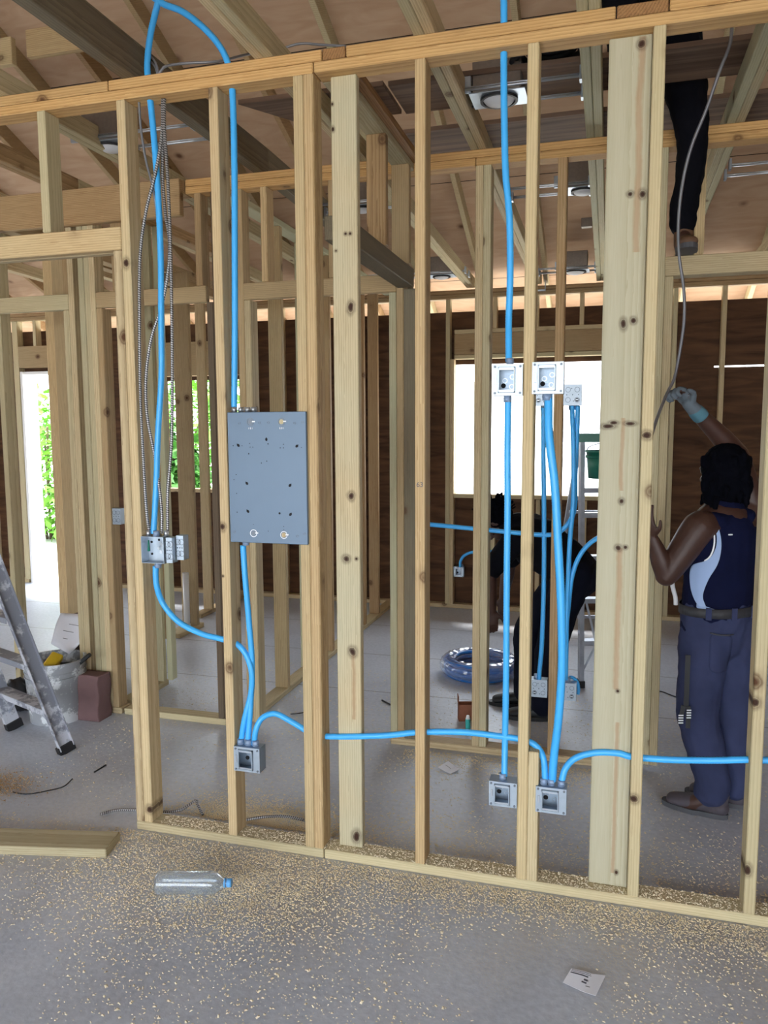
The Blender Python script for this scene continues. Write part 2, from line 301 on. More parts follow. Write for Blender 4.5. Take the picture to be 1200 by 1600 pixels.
def tube(bm, pts, r, step=.02, seg=12, rib=None, caps=True, smoothpath=True):
    """sweep a round section along a path; rib=(pitch, depth) corrugates it; uv.x runs in metres along it"""
    P = spline(pts, step if not rib else rib[0]/2) if smoothpath else [Vector(p) for p in pts]
    uvl = bm.loops.layers.uv.verify(); prev = None; u = 0.; n = (P[1]-P[0]).normalized().cross(Vector((0, 1, .01))).normalized()
    first = None
    for i, p in enumerate(P):
        t = (P[min(i+1, len(P)-1)]-P[max(i-1, 0)]).normalized(); n = (n-t*n.dot(t)).normalized(); b = t.cross(n)
        if i: u += (p-P[i-1]).length
        rr = r-(rib[1] if rib and i % 2 else 0)
        cur = [bm.verts.new(p+(n*math.cos(a)+b*math.sin(a))*rr) for a in [2*PI*k/seg for k in range(seg)]]
        if prev:
            for k in range(seg):
                f = bm.faces.new((prev[k], prev[(k+1) % seg], cur[(k+1) % seg], cur[k])); f.smooth = True
                for lp, uvv in zip(f.loops, ((pu, k/seg), (pu, (k+1)/seg), (u, (k+1)/seg), (u, k/seg))): lp[uvl].uv = uvv
        else: first = cur
        prev = cur; pu = u
    if caps: bm.faces.new(first[::-1]); bm.faces.new(prev)

def beam(name, m, x0, x1, y0, y1, z0, z1, label, cat='stud', group=None, parent=None, lean=None, cut=None):
    """a sawn timber; its length always runs along the local z axis so the grain follows the board"""
    d = (x1-x0, y1-y0, z1-z0); ax = max(range(3), key=lambda i: d[i]); bm = bmesh.new()
    if ax == 2: w, h, l = d[0], d[1], d[2]
    elif ax == 0: w, h, l = d[2], d[1], d[0]
    else: w, h, l = d[0], d[2], d[1]
    box(bm, (-w/2, -h/2, 0), (w/2, h/2, l)); bev(bm, min(.0035, w*.15))
    o = obj(name, bm, m, parent)
    cx, cy, cz = (x0+x1)/2, (y0+y1)/2, (z0+z1)/2
    if ax == 2: o.location = (cx, cy, z0)
    elif ax == 0: o.location = (x0, cy, cz); o.rotation_euler = (0, PI/2, 0)
    else: o.location = (cx, y0, cz); o.rotation_euler = (-PI/2, 0, 0)
    if lean: o.rotation_euler.rotate_axis('X' if ax != 0 else 'X', lean)
    if label and not parent: tag(o, label, cat, group)
    return o

for k in ('blackcloth', 'darktrousers', 'navy', 'trousers'): M[k].node_tree.nodes['Principled BSDF'].inputs['Specular IOR Level'].default_value = .12
PATHS = {
    'c1': [(-1.646, 0.045, 3.464), (-1.693, 0.045, 3.327), (-1.731, 0.045, 3.213), (-1.75, 0.045, 3.099), (-1.743, 0.045, 2.992), (-1.732, 0.045, 2.849), (-1.722, 0.045, 2.632), (-1.72, 0.045, 2.388), (-1.729, 0.045, 2.09), (-1.736, 0.045, 1.914), (-1.761, 0.045, 1.683), (-1.778, 0.045, 1.474), (-1.789, 0.03, 1.28)],
    'c1b': [(-1.785, 0.03, 1.146), (-1.783, 0.03, 1.063), (-1.762, 0.045, 0.98), (-1.693, 0.045, 0.911), (-1.591, 0.045, 0.869), (-1.504, 0.045, 0.854), (-1.438, 0.045, 0.84), (-1.393, 0.045, 0.798), (-1.369, 0.045, 0.725), (-1.375, 0.045, 0.631), (-1.399, 0.03, 0.526), (-1.416, 0.025, 0.42)],
    'c2': [(-1.846, 0.045, 3.472), (-1.698, 0.045, 3.335), (-1.591, 0.045, 3.278), (-1.499, 0.045, 3.204), (-1.434, 0.045, 3.127), (-1.402, 0.045, 3.055), (-1.391, 0.045, 2.974), (-1.39, 0.045, 2.721), (-1.398, 0.045, 2.367), (-1.406, 0.045, 2.078), (-1.417, 0.045, 1.792)],
    'c3': [(-1.393, 0.045, 1.244), (-1.388, 0.045, 1.12), (-1.378, 0.05, 0.936), (-1.371, 0.055, 0.749), (-1.377, 0.04, 0.565), (-1.385, 0.025, 0.424)],
    'c4': [(-1.356, 0.025, 0.427), (-1.348, 0.03, 0.491), (-1.326, 0.045, 0.536), (-1.269, 0.045, 0.56), (-1.2, 0.045, 0.535), (-1.104, 0.045, 0.492), (-1.009, 0.045, 0.492), (-0.811, 0.045, 0.518), (-0.67, 0.045, 0.546), (-0.509, 0.045, 0.564), (-0.364, 0.045, 0.564), (-0.274, 0.045, 0.559), (-0.227, 0.045, 0.54), (-0.2, 0.03, 0.503), (-0.191, 0.02, 0.428)],
    'c5': [(-0.388, 0.045, 3.285), (-0.377, 0.045, 3.142), (-0.375, 0.045, 2.979), (-0.371, 0.045, 2.771), (-0.364, 0.045, 2.581), (-0.349, 0.045, 2.43), (-0.344, 0.045, 2.236), (-0.347, 0.045, 2.083), (-0.342, 0.02, 1.935)],
    'c5b': [(-0.343, 0.02, 1.815), (-0.346, 0.045, 1.635), (-0.343, 0.045, 1.405), (-0.343, 0.045, 1.171), (-0.341, 0.045, 0.812), (-0.342, 0.045, 0.566), (-0.34, 0.02, 0.421)],
    'c6': [(-0.204, 0.02, 1.821), (-0.198, 0.0, 1.68), (-0.175, -0.005, 1.504), (-0.16, -0.005, 1.302), (-0.145, -0.005, 1.075), (-0.139, 0.0, 0.866), (-0.147, 0.01, 0.673), (-0.161, 0.02, 0.524), (-0.166, 0.02, 0.426)],
    'c7': [(-0.134, 0.02, 0.42), (-0.119, 0.03, 0.476), (-0.084, 0.045, 0.512), (-0.018, 0.045, 0.539), (0.06, 0.045, 0.546), (0.114, 0.045, 0.538), (0.243, 0.045, 0.543), (0.389, 0.045, 0.558), (0.49, 0.045, 0.572), (0.667, 0.045, 0.586)],
    'd1': [(-0.313, 1.18, 1.803), (-0.31, 1.19, 1.604), (-0.302, 1.2, 1.284), (-0.297, 1.2, 0.957), (-0.3, 1.19, 0.628), (-0.312, 1.18, 0.422)],
    'd2': [(-0.147, 1.18, 1.81), (-0.15, 1.19, 1.636), (-0.153, 1.2, 1.478), (-0.153, 1.2, 1.319), (-0.176, 1.2, 1.239), (-0.231, 1.2, 1.182), (-0.3, 1.2, 1.167), (-0.461, 1.2, 1.175), (-0.658, 1.2, 1.188), (-0.901, 1.2, 1.204), (-0.998, 1.2, 1.208)],
    'd3': [(-0.175, 1.18, 1.81), (-0.164, 1.17, 1.605), (-0.159, 1.17, 1.354), (-0.172, 1.17, 1.13), (-0.178, 1.17, 0.806), (-0.178, 1.18, 0.433)],
    'd4': [(0.039, 1.2, 1.191), (-0.051, 1.2, 1.153), (-0.117, 1.19, 1.081), (-0.157, 1.18, 0.968), (-0.173, 1.18, 0.804), (-0.187, 1.18, 0.606), (-0.19, 1.18, 0.432)],
    'd5': [(-0.173, 1.22, 0.421), (-0.151, 1.22, 0.436), (-0.126, 1.23, 0.415), (-0.115, 1.22, 0.382), (-0.117, 1.21, 0.351)],
    'e1': [(-1.31, 4.38, 0.401), (-1.305, 4.38, 0.462), (-1.262, 4.38, 0.519), (-1.154, 4.38, 0.553), (-0.889, 4.4, 0.561)],
    'm1': [(-1.8, 0.02, 1.281), (-1.818, 0.03, 1.369), (-1.824, 0.03, 1.579), (-1.827, 0.03, 1.838), (-1.817, 0.03, 2.142), (-1.803, 0.03, 2.39), (-1.769, 0.03, 2.559), (-1.721, 0.03, 2.699), (-1.687, 0.03, 2.839), (-1.688, 0.045, 2.981)],
    'm2': [(-1.75, 0.03, 1.281), (-1.754, 0.04, 1.396), (-1.78, 0.05, 1.579), (-1.811, 0.05, 1.761), (-1.81, 0.05, 1.915), (-1.78, 0.05, 2.067), (-1.728, 0.05, 2.191), (-1.695, 0.05, 2.313), (-1.681, 0.05, 2.435), (-1.702, 0.06, 2.561), (-1.708, 0.06, 2.707), (-1.69, 0.05, 2.87), (-1.679, 0.045, 2.98)],
    'm3': [(-1.723, 0.03, 1.282), (-1.716, 0.03, 1.45), (-1.694, 0.035, 1.657), (-1.678, 0.035, 1.987), (-1.669, 0.035, 2.383), (-1.668, 0.03, 2.671), (-1.678, 0.035, 2.863), (-1.679, 0.045, 2.98)],
    'm4': [(-1.792, 0.045, 2.981), (-1.788, 0.045, 2.878), (-1.771, 0.045, 2.757), (-1.739, 0.045, 2.621), (-1.738, 0.07, 2.394), (-1.752, 0.07, 2.195)],
    'n1': [(-2.209, 0.3, 3.522), (-2.068, 0.25, 3.394), (-1.932, 0.2, 3.273), (-1.796, 0.12, 3.167), (-1.723, 0.06, 3.101), (-1.704, 0.045, 3.053)],
    'n2': [(-2.254, 0.32, 3.551), (-2.096, 0.27, 3.427), (-1.944, 0.22, 3.303), (-1.818, 0.14, 3.207), (-1.722, 0.06, 3.118), (-1.699, 0.045, 3.052)],
    'n3': [(-1.704, 0.045, 3.053), (-1.681, 0.05, 3.092), (-1.615, 0.1, 3.119), (-1.503, 0.15, 3.133), (-1.437, 0.3, 3.217), (-1.411, 0.5, 3.311)],
    'n4': [(-1.297, 0.3, 3.219), (-1.214, 0.3, 3.227), (-1.133, 0.3, 3.212), (-1.027, 0.3, 3.193)],
    'r1': [(0.396, 0.5, 3.45), (0.396, 0.5, 3.296), (0.395, 0.5, 3.209), (0.393, 0.5, 3.108), (0.362, 0.51, 3.018), (0.324, 0.54, 2.898), (0.278, 0.58, 2.777), (0.253, 0.62, 2.648), (0.247, 0.66, 2.512), (0.257, 0.7, 2.396), (0.28, 0.72, 2.271), (0.288, 0.74, 2.145), (0.277, 0.76, 2.017), (0.259, 0.75, 1.911), (0.228, 0.7, 1.844), (0.187, 0.55, 1.75), (0.152, 0.4, 1.651)],
}

# ================================================================ the setting
bm = bmesh.new(); box(bm, (-9, -6.5, -.12), (5, 4.49, 0)); structure('floor', bm, 'floor', 'grey dusty concrete slab floor strewn with sawdust')
bm = bmesh.new(); box(bm, (-60, -60, -.2), (60, 80, -.13)); structure('ground', bm, 'yard', 'pale sunlit ground outside the building')

ZD, YD, MD = 3.08, 4.49, 5/12                     # roof deck underside height at the rear wall, and its pitch
def deckz(y): return ZD+MD*(YD-y) if y > -1 else ZD+MD*(YD+1)-MD*(-1-y)
bm = bmesh.new()
vs = [bm.verts.new((x, y, deckz(y)+t)) for x in (-9.3, 5.3) for y, t in ((5.12, 0), (-1, 0), (-7.1, 0), (-7.1, .016), (-1, .016), (5.12, .016))]
for q in ((0, 1, 7, 6), (1, 2, 8, 7), (2, 3, 9, 8), (3, 4, 10, 9), (4, 5, 11, 10), (5, 0, 6, 11)): bm.faces.new([vs[i] for i in q])
bm.faces.new([vs[i] for i in (0, 5, 4, 1)]); bm.faces.new([vs[i] for i in (1, 4, 3, 2)]); bm.faces.new([vs[i] for i in (6, 7, 10, 11)]); bm.faces.new([vs[i] for i in (7, 8, 9, 10)])
bmesh.ops.recalc_face_normals(bm, faces=list(bm.faces)); structure('ceiling', bm, 'deck', 'underside of the pinkish plywood roof deck')

# rear exterior wall sheathing, with its openings and the gaps above and between sheets
W1 = (-1.38, .10, 1.09, 2.285); DOOR = (-6.17, -5.25, 0, 2.33); W2 = (-4.42, -3.6, 1.09, 2.20)
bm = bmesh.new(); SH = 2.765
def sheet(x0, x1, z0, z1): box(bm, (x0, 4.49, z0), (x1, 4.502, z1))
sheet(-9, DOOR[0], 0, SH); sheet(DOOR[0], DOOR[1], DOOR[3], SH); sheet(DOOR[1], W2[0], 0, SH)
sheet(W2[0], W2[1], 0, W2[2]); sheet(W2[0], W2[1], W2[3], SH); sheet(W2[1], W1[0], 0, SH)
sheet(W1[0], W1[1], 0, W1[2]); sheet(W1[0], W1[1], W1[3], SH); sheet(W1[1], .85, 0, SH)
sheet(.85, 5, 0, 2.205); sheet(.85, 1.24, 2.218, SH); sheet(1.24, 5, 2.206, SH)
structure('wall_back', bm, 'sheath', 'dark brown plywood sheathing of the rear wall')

# unseen side walls and gables, added to close off daylight and deepen contrast
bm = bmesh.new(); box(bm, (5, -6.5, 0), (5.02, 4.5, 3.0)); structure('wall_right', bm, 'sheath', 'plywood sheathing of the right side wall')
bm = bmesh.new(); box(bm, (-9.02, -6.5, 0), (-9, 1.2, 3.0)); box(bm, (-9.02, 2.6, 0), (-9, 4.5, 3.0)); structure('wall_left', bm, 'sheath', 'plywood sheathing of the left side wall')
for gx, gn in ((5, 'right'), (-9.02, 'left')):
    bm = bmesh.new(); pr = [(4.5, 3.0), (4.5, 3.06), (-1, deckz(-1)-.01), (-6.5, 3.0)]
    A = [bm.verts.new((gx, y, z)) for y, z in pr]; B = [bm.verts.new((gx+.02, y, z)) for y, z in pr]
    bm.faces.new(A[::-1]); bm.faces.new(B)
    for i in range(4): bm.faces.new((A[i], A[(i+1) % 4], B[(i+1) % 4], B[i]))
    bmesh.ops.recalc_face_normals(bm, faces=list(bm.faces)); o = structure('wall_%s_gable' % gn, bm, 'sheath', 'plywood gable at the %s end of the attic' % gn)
bm = bmesh.new(); box(bm, (-9, -6.52, 2.5), (5, -6.5, 3.0)); box(bm, (-9, -6.52, 0), (-5.2, -6.5, 2.5)); box(bm, (3.4, -6.52, 0), (5, -6.5, 2.5)); structure('wall_front', bm, 'sheath', 'front wall with its wide open bay, behind the viewer')  # unseen front wall, added with a wide bay to shape incoming daylight

# ================================================================ roof timbers
RX = [(1.18, 'farthest right'), (.62, 'second from the right'), (.02, 'above the two-piece joist behind the wide board'), (-.55, 'above the light with the long hanger bars'), (-1.13, 'to the right of the corner stud pair'),
      (-1.67, 'above the ribbon of sawdust on the top plate'), (-2.22, 'right of the conduit loop'), (-2.76, 'behind the blue conduit loop'), (-3.3, 'left of the big dark joist'), (-3.8, 'near the left edge above the door header'), (-4.4, 'far left'), (-5.0, 'far left, beyond the others'), (-5.6, 'over the far left doorway'), (-6.2, 'outermost on the left')]
for x, w in RX:
    bm = bmesh.new(); h = .14
    for s in (0,):
        a = [(5.1, deckz(5.1)), (-1, deckz(-1)), (-1, deckz(-1)-h), (5.1, deckz(5.1)-h*.75)]
        ys = 4.45
        vs = [bm.verts.new((xx, y, z)) for xx in (-.038, 0) for y, z in a]
        for q in ((0, 1, 2, 3), (7, 6, 5, 4), (0, 4, 5, 1), (1, 5, 6, 2), (2, 6, 7, 3), (3, 7, 4, 0)): bm.faces.new([vs[i] for i in q])
    # put the grain along the rafter: model it lying along z, then tip it into place
    rotm = Matrix.Rotation(PI/2+math.atan(MD), 4, 'X'); org = Vector((0, 5.1, deckz(5.1)))
    for v in bm.verts: v.co = rotm.inverted() @ (v.co-org)
    bmesh.ops.recalc_face_normals(bm, faces=list(bm.faces)); bev(bm, .002)
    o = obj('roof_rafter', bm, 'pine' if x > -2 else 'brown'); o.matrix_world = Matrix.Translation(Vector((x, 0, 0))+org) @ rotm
    tag(o, 'sloping rafter under the roof deck, '+w, 'rafter', 'rafters under the plywood deck')
JX = [(1.07, 'pine', 'at the far right beyond the last stud'), (.47, 'green', 'right of the wide board over the hanging leg'), (-.135, 'green', 'left of the wide board'), (-.68, 'pine', 'left end of the hanger bars'), (-1.28, 'pine', 'right of the conduit loop'),
      (-1.84, 'weathered', 'big and dark, running down to the left conduit'), (-2.44, 'pine', 'beside the left recessed light'), (-3.04, 'brown', 'above the left door header'), (-3.65, 'brown', 'at the left edge of the picture'), (-4.25, 'brown', 'over the left rear room'), (-4.85, 'pine', 'over the far left doorway')]
for x, m, w in JX:
    o = thing('ceiling_joist', 'doubled ceiling joist, '+w, 'joist', (x, 0, 3.05), group='ceiling joists across the walls')
    big = m == 'weathered'; hh = .14 if big else .089
    for k in range(1 if big else 2):
        wd = .06 if big else .0375
        p = beam('ply_board', m, -.0+k*.0385, k*.0385+wd, -4.2, 1.23, 0, hh, None, parent=o)
        q = beam('ply_board', m if x > -1.5 or big else 'pine', k*.0385, k*.0385+wd, 1.235, 4.47, 0, hh, None, parent=o); q.rotation_euler.rotate_axis('X', .0247)
        q.rotation_euler = (-PI/2-.0247, 0, 0)
beam('purlin_block', 'orange', -3.25, -2.80, 1.2, 1.24, 3.82, 3.97, 'broad orange board nailed between rafters, upper left corner', 'board')
beam('purlin_block', 'orange', -3.9, -3.35, 1.2, 1.24, 3.80, 3.95, 'orange blocking board between rafters at the left edge', 'board')
# boards laid over the joists as a walkway
def plank(y0, y1, x0, x1, lab, slant=0):
    bm = bmesh.new(); vs = box(bm, (x0, y0, 3.1405), (x1, y1, 3.16))
    for v in bm.verts:
        if v.co.x < (x0+x1)/2 and v.co.y > (y0+y1)/2: v.co.x += slant
    o = obj('walk_board', bm, 'walkboard'); tag(o, lab, 'plank', 'walk boards over the joists')
plank(.56, .87, -1.62, -.95, 'dark weathered board over the joists, the short slant-cut one behind the panel', .2)
plank(.57, .88, -.93, .9, 'long dark weathered board over the joists, nearer of the two')
plank(1.11, 1.52, -1.15, .95, 'dark weathered board over the joists, farther of the two by the rear top plate')
# eave beyond the rear wall
beam('fascia_board', 'pine', -9.2, 5.2, 5.10, 5.14, deckz(5.1)-.16, deckz(5.1)-.005, 'long fascia board in daylight beyond the rear wall', 'board')

# ================================================================ wall A: the open stud wall in front
P = .038
GA, GB, GC, GD = 'studs of the front wall', 'studs of the hall wall behind', 'studs of the rear sheathed wall', 'studs of the cross walls'
def S(m, x, y, label, z0=P, z1=2.974, w=P, d=.089, g=GA, name='wall_stud', cat='stud'):
    return beam(name, m, x, x+w, y, y+d, z0, z1, label, cat, g)
beam('bottom_plate', 'pine', -1.905, -1.052, 0, .089, 0, P, 'bottom plate of the front wall, left length under the panel', 'plate')
beam('bottom_plate', 'pine', -1.048, 1.9, 0, .089, 0, P, 'bottom plate of the front wall, long right length', 'plate')
beam('top_plate', 'plate', -3.6, -1.052, 0, .089, 2.974, 3.011, 'lower top plate of the front wall, left length', 'plate')
beam('top_plate', 'plate', -1.048, 1.9, 0, .089, 2.974, 3.011, 'lower top plate of the front wall, right length', 'plate')
beam('top_plate', 'plate', -3.6, -1.90, 0, .089, 3.0125, 3.05, 'upper top plate of the front wall, far left length', 'plate')
beam('top_plate', 'plate', -1.897, -1.018, 0, .089, 3.0125, 3.05, 'upper top plate of the front wall, length over the panel', 'plate')
beam('top_plate', 'plate', -.925, -.012, 0, .089, 3.0125, 3.05, 'upper top plate of the front wall, middle length with red knot', 'plate')
beam('top_plate', 'plate', .152, 1.9, 0, .089, 3.0125, 3.05, 'upper top plate of the front wall, right length', 'plate')
beam('lapped_plate', 'endgrain', -1.014, -.929, 0, 1.16, 3.0125, 3.05, 'cross plate lapped over the front wall, dark end grain above the corner studs', 'plate')
beam('lapped_plate', 'endgrain', -.008, .148, 0, 1.16, 3.0125, 3.05, 'wide cross plate lapped over the front wall, orange end grain above the wide board', 'plate')
S('pine', -1.905, 0, 'jack stud at the left end of the front wall, carrying the door header', z1=2.412)
S('kn_king', -1.866, 0, 'king stud at the left end of the front wall with the metal boxes on it')
S('kn_panel', -1.469, 0, 'front wall stud against the left edge of the grey panel')
S('orange', -1.129, 0, 'left stud of the corner pair right of the grey panel')
S('orange', -1.090, 0, 'right stud of the corner pair right of the grey panel')
S('flat', -1.002, .0495, 'flat-turned stud with big knots right of the corner pair', w=.098, d=.0385)
S('orange', -.676, 0, 'slim front wall stud pencilled with a number, middle of the opening')
S('orange', -.290, 0, 'front wall stud between the two white-rimmed boxes')
S('pine', -.2515, 0, 'short cracked block stud standing beside the stud between the low boxes', z1=.535, name='short_stud')
S('wide', -.030, .05, 'very wide smooth board standing right of the low boxes', w=.135, d=.0385, name='wide_board', cat='board')
S('kn_six', .106, 0, 'front wall stud nailed against the wide board')
S('kn_right', .487, 0, 'front wall stud at the right edge, in front of the standing worker')
beam('door_header', 'orange', -2.85, -1.868, 0, .04, 2.413, 2.502, 'upright board of the door header, front left opening', 'header')
beam('door_header', 'pine', -2.85, -1.868, .05, .089, 2.413, 2.502, 'rear board of the door header, front left opening', 'header')
S('pine', -2.232, 0, 'short stud above the front left door header', z0=2.503, name='cripple_stud')
# ================================================================ wall B: the hall wall behind
YB = 1.16
def SB(m, x, label, z0=P, z1=2.974, w=P, d=.089, y=YB, **k): return S(m, x, y, label, z0, z1, w, d, GB, **k)
beam('bottom_plate', 'pine', -3.10, -2.775, YB, YB+.089, 0, P, 'short bottom plate under the stud cluster left of the hall', 'plate')
beam('bottom_plate', 'pine', -2.76, -2.03, YB, YB+.089, 0, P, 'bottom plate crossing the left hall doorway', 'plate')
beam('bottom_plate', 'pine', -1.095, .155, YB, YB+.089, 0, P, 'bottom plate of the hall wall between the two doorways', 'plate')
beam('top_plate', 'plate', -2.24, -.655, YB, YB+.089, 2.974, 3.011, 'lower top plate of the hall wall, left length', 'plate')
beam('top_plate', 'plate', -.652, 1.9, YB, YB+.089, 2.974, 3.011, 'lower top plate of the hall wall, right length', 'plate')
beam('top_plate', 'plate', -2.24, 1.9, YB, YB+.089, 3.0125, 3.049, 'upper top plate of the hall wall', 'plate')
beam('hall_beam', 'brown', -4.6, -2.25, YB-.045, YB-.002, 2.852, 3.045, 'broad plank beam high across the left side behind the door header', 'beam')
beam('top_plate', 'brown', -4.6, -2.25, YB, YB+.089, 2.974, 3.049, 'top plate behind the broad plank beam on the left', 'plate')
beam('door_header', 'pine', -3.75, -3.018, YB, YB+.04, 2.395, 2.484, 'door header seen below the front header, far left', 'header')
beam('door_header', 'brown', -2.833, -2.132, YB, YB+.04, 2.396, 2.484, 'door header of the left hall doorway, behind the cables', 'header')
beam('door_header', 'brown', -1.908, -1.058, YB, YB+.04, 2.396, 2.484, 'door header of the middle hall doorway, behind the corner studs', 'header')
beam('door_header', 'pine', .232, 1.3, YB, YB+.089, 2.400, 2.488, 'door header on the right that the boot rests on', 'header')
SB('pine', -3.056, 'jack stud under the far left door header', z1=2.394)
SB('pine', -3.017, 'king stud right of the far left door header')
SB('green', -2.945, 'greenish stud in the cluster left of the hall doorway')
SB('pine', -2.905, 'thin-edged stud in the cluster left of the hall doorway')
SB('pine', -2.872, 'king stud left of the left hall doorway')
SB('brown', -2.833, 'jack stud on the left side of the left hall doorway', z1=2.395)
SB('stained', -2.092, 'dark stained stud right of the left hall doorway', w=.05)
SB('stained', -2.131, 'dark jack stud right of the left hall doorway', z1=2.395)
SB('brown', -2.19, 'short stud over the left hall doorway next to the dark timber', z0=2.485, name='cripple_stud')
SB('brown', -2.72, 'short stud over the left end of the left hall doorway', z0=2.485, w=.07, name='cripple_stud')
SB('brown', -1.946, 'stud left of the middle hall doorway, behind the grey panel')
SB('pine', -1.907, 'jack stud left of the middle hall doorway, behind the grey panel', z1=2.395)
SB('orange', -1.80, 'short reddish stud above the middle hall doorway', z0=2.485, name='cripple_stud')
SB('brown', -1.42, 'short stud above the middle hall doorway behind the corner pair', z0=2.485, name='cripple_stud')
SB('green', -1.096, 'jack stud right of the middle hall doorway', z1=2.395)
SB('brown', -1.057, 'king stud right of the middle hall doorway')
SB('weathered', -1.018, 'grey flat-turned stud carrying the dark cross beam', w=.07, z1=2.408)
SB('pine', -.654, 'left stud of the double stud in front of the bright window')
SB('green', -.615, 'right stud of the double stud in front of the bright window')
SB('brown', -.262, 'hall wall stud with a big dark knot, right of the front boxes', w=.044)
SB('pine', .155, 'stud left of the right doorway, behind the wide board')
SB('green', .194, 'king stud of the right doorway, behind the wide board')
SB('pine', .233, 'jack stud of the right doorway, yellow-edged', z1=2.399)
SB('orange', .352, 'short stud beside the hanging leg above the right doorway', z0=2.489, w=.044, name='cripple_stud')
# cross wall between A and B left of centre: dark beam, cripples, plates
beam('cross_beam', 'weathered', -1.05, -.962, .095, YB-.005, 2.412, 2.502, 'dark weathered beam crossing the hall behind the corner studs', 'beam')
S('brown', -1.045, .62, 'board stud standing on the dark cross beam, nearer and left', z0=2.503, w=.089, d=P, g=GD, name='cripple_stud')
S('brown', -1.045, 1.03, 'board stud standing on the dark cross beam, farther and right', z0=2.503, w=.089, d=P, g=GD, name='cripple_stud')
beam('cross_plate', 'green', -1.05, -.962, .092, YB-.005, 2.974, 3.011, 'grey-green plate above the two board studs on the dark cross beam', 'plate')
beam('cross_plate', 'pine', -.03, .11, .092, YB-.005, 2.974, 3.011, 'plate running back from the top of the wide board', 'plate')
# cross wall D running back from B
beam('bottom_plate', 'pine', -2.04, -1.95, YB+.095, 4.395, 0, P, 'bottom plate running back into the room behind the grey panel', 'plate')
beam('top_plate', 'green', -2.04, -1.95, YB+.095, 4.395, 2.93, 2.968, 'top plate running back above the row of studs behind the panel', 'plate')
for y, m, w in ((1.76, 'orange', 'nearest of the row running back behind the grey panel'), (2.20, 'green', 'second of the row running back behind the grey panel'), (2.62, 'brown', 'third of the row running back, seen beside the corner pair'),
             (3.03, 'brown', 'fourth of the row running back, behind the flat-turned stud'), (3.44, 'brown', 'fifth of the row running back, right of the flat-turned stud'), (3.84, 'brown', 'last of the row running back, next to the middle doorway jamb')):
    S(m, -2.04, y, 'cross wall stud, '+w, w=.09, d=P, z1=2.93, g=GD)
# left rooms
beam('bottom_plate', 'pine', -2.885, -2.796, 1.30, 1.72, 0, P, 'short cross plate with a rounded sawn end left of the hall', 'plate')
S('green', -2.885, 1.66, 'greenish board-wide stud in the left hall doorway', w=.089, d=P, g=GD)
S('green', -2.793, 1.70, 'narrow stud nailed to the greenish one in the left hall doorway', w=P, d=.06, g=GD)
beam('bottom_plate', 'pine', -3.47, -3.33, 2.76, 3.16, 0, P, 'near cross plate under the white pipe in the left rear room', 'plate')
beam('bottom_plate', 'pine', -3.59, -3.50, 3.42, 4.39, 0, P, 'far cross plate in the left rear room', 'plate')
S('pine', -3.47, 3.04, 'wide stud behind the white pipe in the left rear room', w=.145, d=P, g=GD)
S('pine', -3.59, 3.62, 'farther stud in the left rear room, right of the white pipe', w=.089, d=P, g=GD)
S('orange', -3.93, 2.08, 'pinkish stud at the right side of the far left doorway', w=.095, d=P, g=GD)
S('brown', -3.73, 1.92, 'brown stud just right of the pinkish one, far left', w=.14, d=P, g=GD)
S('brown', -3.44, 1.66, 'brown board stud between the pinkish stud and the cluster', w=.089, d=P, g=GD)
S('pine', -3.625, 1.26, 'stud at the left edge of the picture behind the ladder', w=P, g=GD)
S('brown', -3.42, 2.6, 'shaded stud behind the cluster left of the hall', w=.089, d=P, g=GD)
S('green', -3.25, 2.0, 'grey-green stud showing between the clustered studs', w=.089, d=P, g=GD)
S('brown', -4.55, 3.1, 'brown stud beside the far left doorway, deep in the house', w=.089, d=P, g=GD)
beam('top_plate', 'brown', -3.95, -3.86, 1.26, 4.39, 2.974, 3.045, 'top plate running back over the far left studs', 'plate')
beam('top_plate', 'brown', -3.59, -3.50, 1.26, 4.39, 2.90, 2.97, 'top plate running back over the stud with the white pipe', 'plate')
beam('top_plate', 'brown', -2.885, -2.796, 1.26, 2.6, 2.974, 3.045, 'top plate over the greenish stud in the left doorway', 'plate')

# ================================================================ wall C: rear wall framing
YC = 4.40
def SC(x, label, z0=P, z1=2.87, w=P, m='pine', name='wall_stud'): return S(m, x, YC, label, z0, z1, w, .089, GC, name=name)
beam('bottom_plate', 'pine', -5.25, 4.5, YC, YC+.088, 0, P, 'bottom plate of the rear wall', 'plate')
beam('bottom_plate', 'pine', -8.9, -6.20, YC, YC+.088, 0, P, 'bottom plate of the rear wall left of the far doorway', 'plate')
beam('top_plate', 'brown', -8.9, 4.5, YC, YC+.088, 2.87, 2.908, 'lower top plate of the rear wall', 'plate')
beam('top_plate', 'brown', -8.9, 4.5, YC, YC+.088, 2.91, 2.948, 'upper top plate of the rear wall', 'plate')
beam('window_header', 'brown', -1.38, .10, YC, YC+.088, 2.37, 2.555, 'broad header over the bright rear window', 'header')
beam('window_plate', 'pine', -1.38, .10, YC, YC+.088, 2.557, 2.594, 'flat plate on top of the rear window header', 'plate')
beam('window_plate', 'pine', -1.38, .10, YC, YC+.088, 2.33, 2.367, 'flat plate under the rear window header', 'plate')
beam('window_sill', 'pine', -1.38, .10, YC, YC+.088, 1.052, 1.09, 'rough sill under the bright rear window', 'sill')
SC(-1.46, 'rear wall stud left of the bright window', w=.04); SC(-1.419, 'jack stud left of the bright window', z1=2.33)
SC(.10, 'rear wall stud right of the bright window, hidden edge behind the wide board')
for x, w in ((-1.03, 'left'), (-.66, 'second from left'), (-.27, 'third from left'), (-.02, 'right')):
    SC(x, 'short rear wall stud above the bright window, '+w+' of the four', z0=2.595, name='cripple_stud')
for x, w in ((-1.03, 'left'), (-.62, 'middle'), (-.21, 'right')):
    SC(x, 'short rear wall stud below the bright window, '+w+' of the three', z1=1.05, name='cripple_stud')
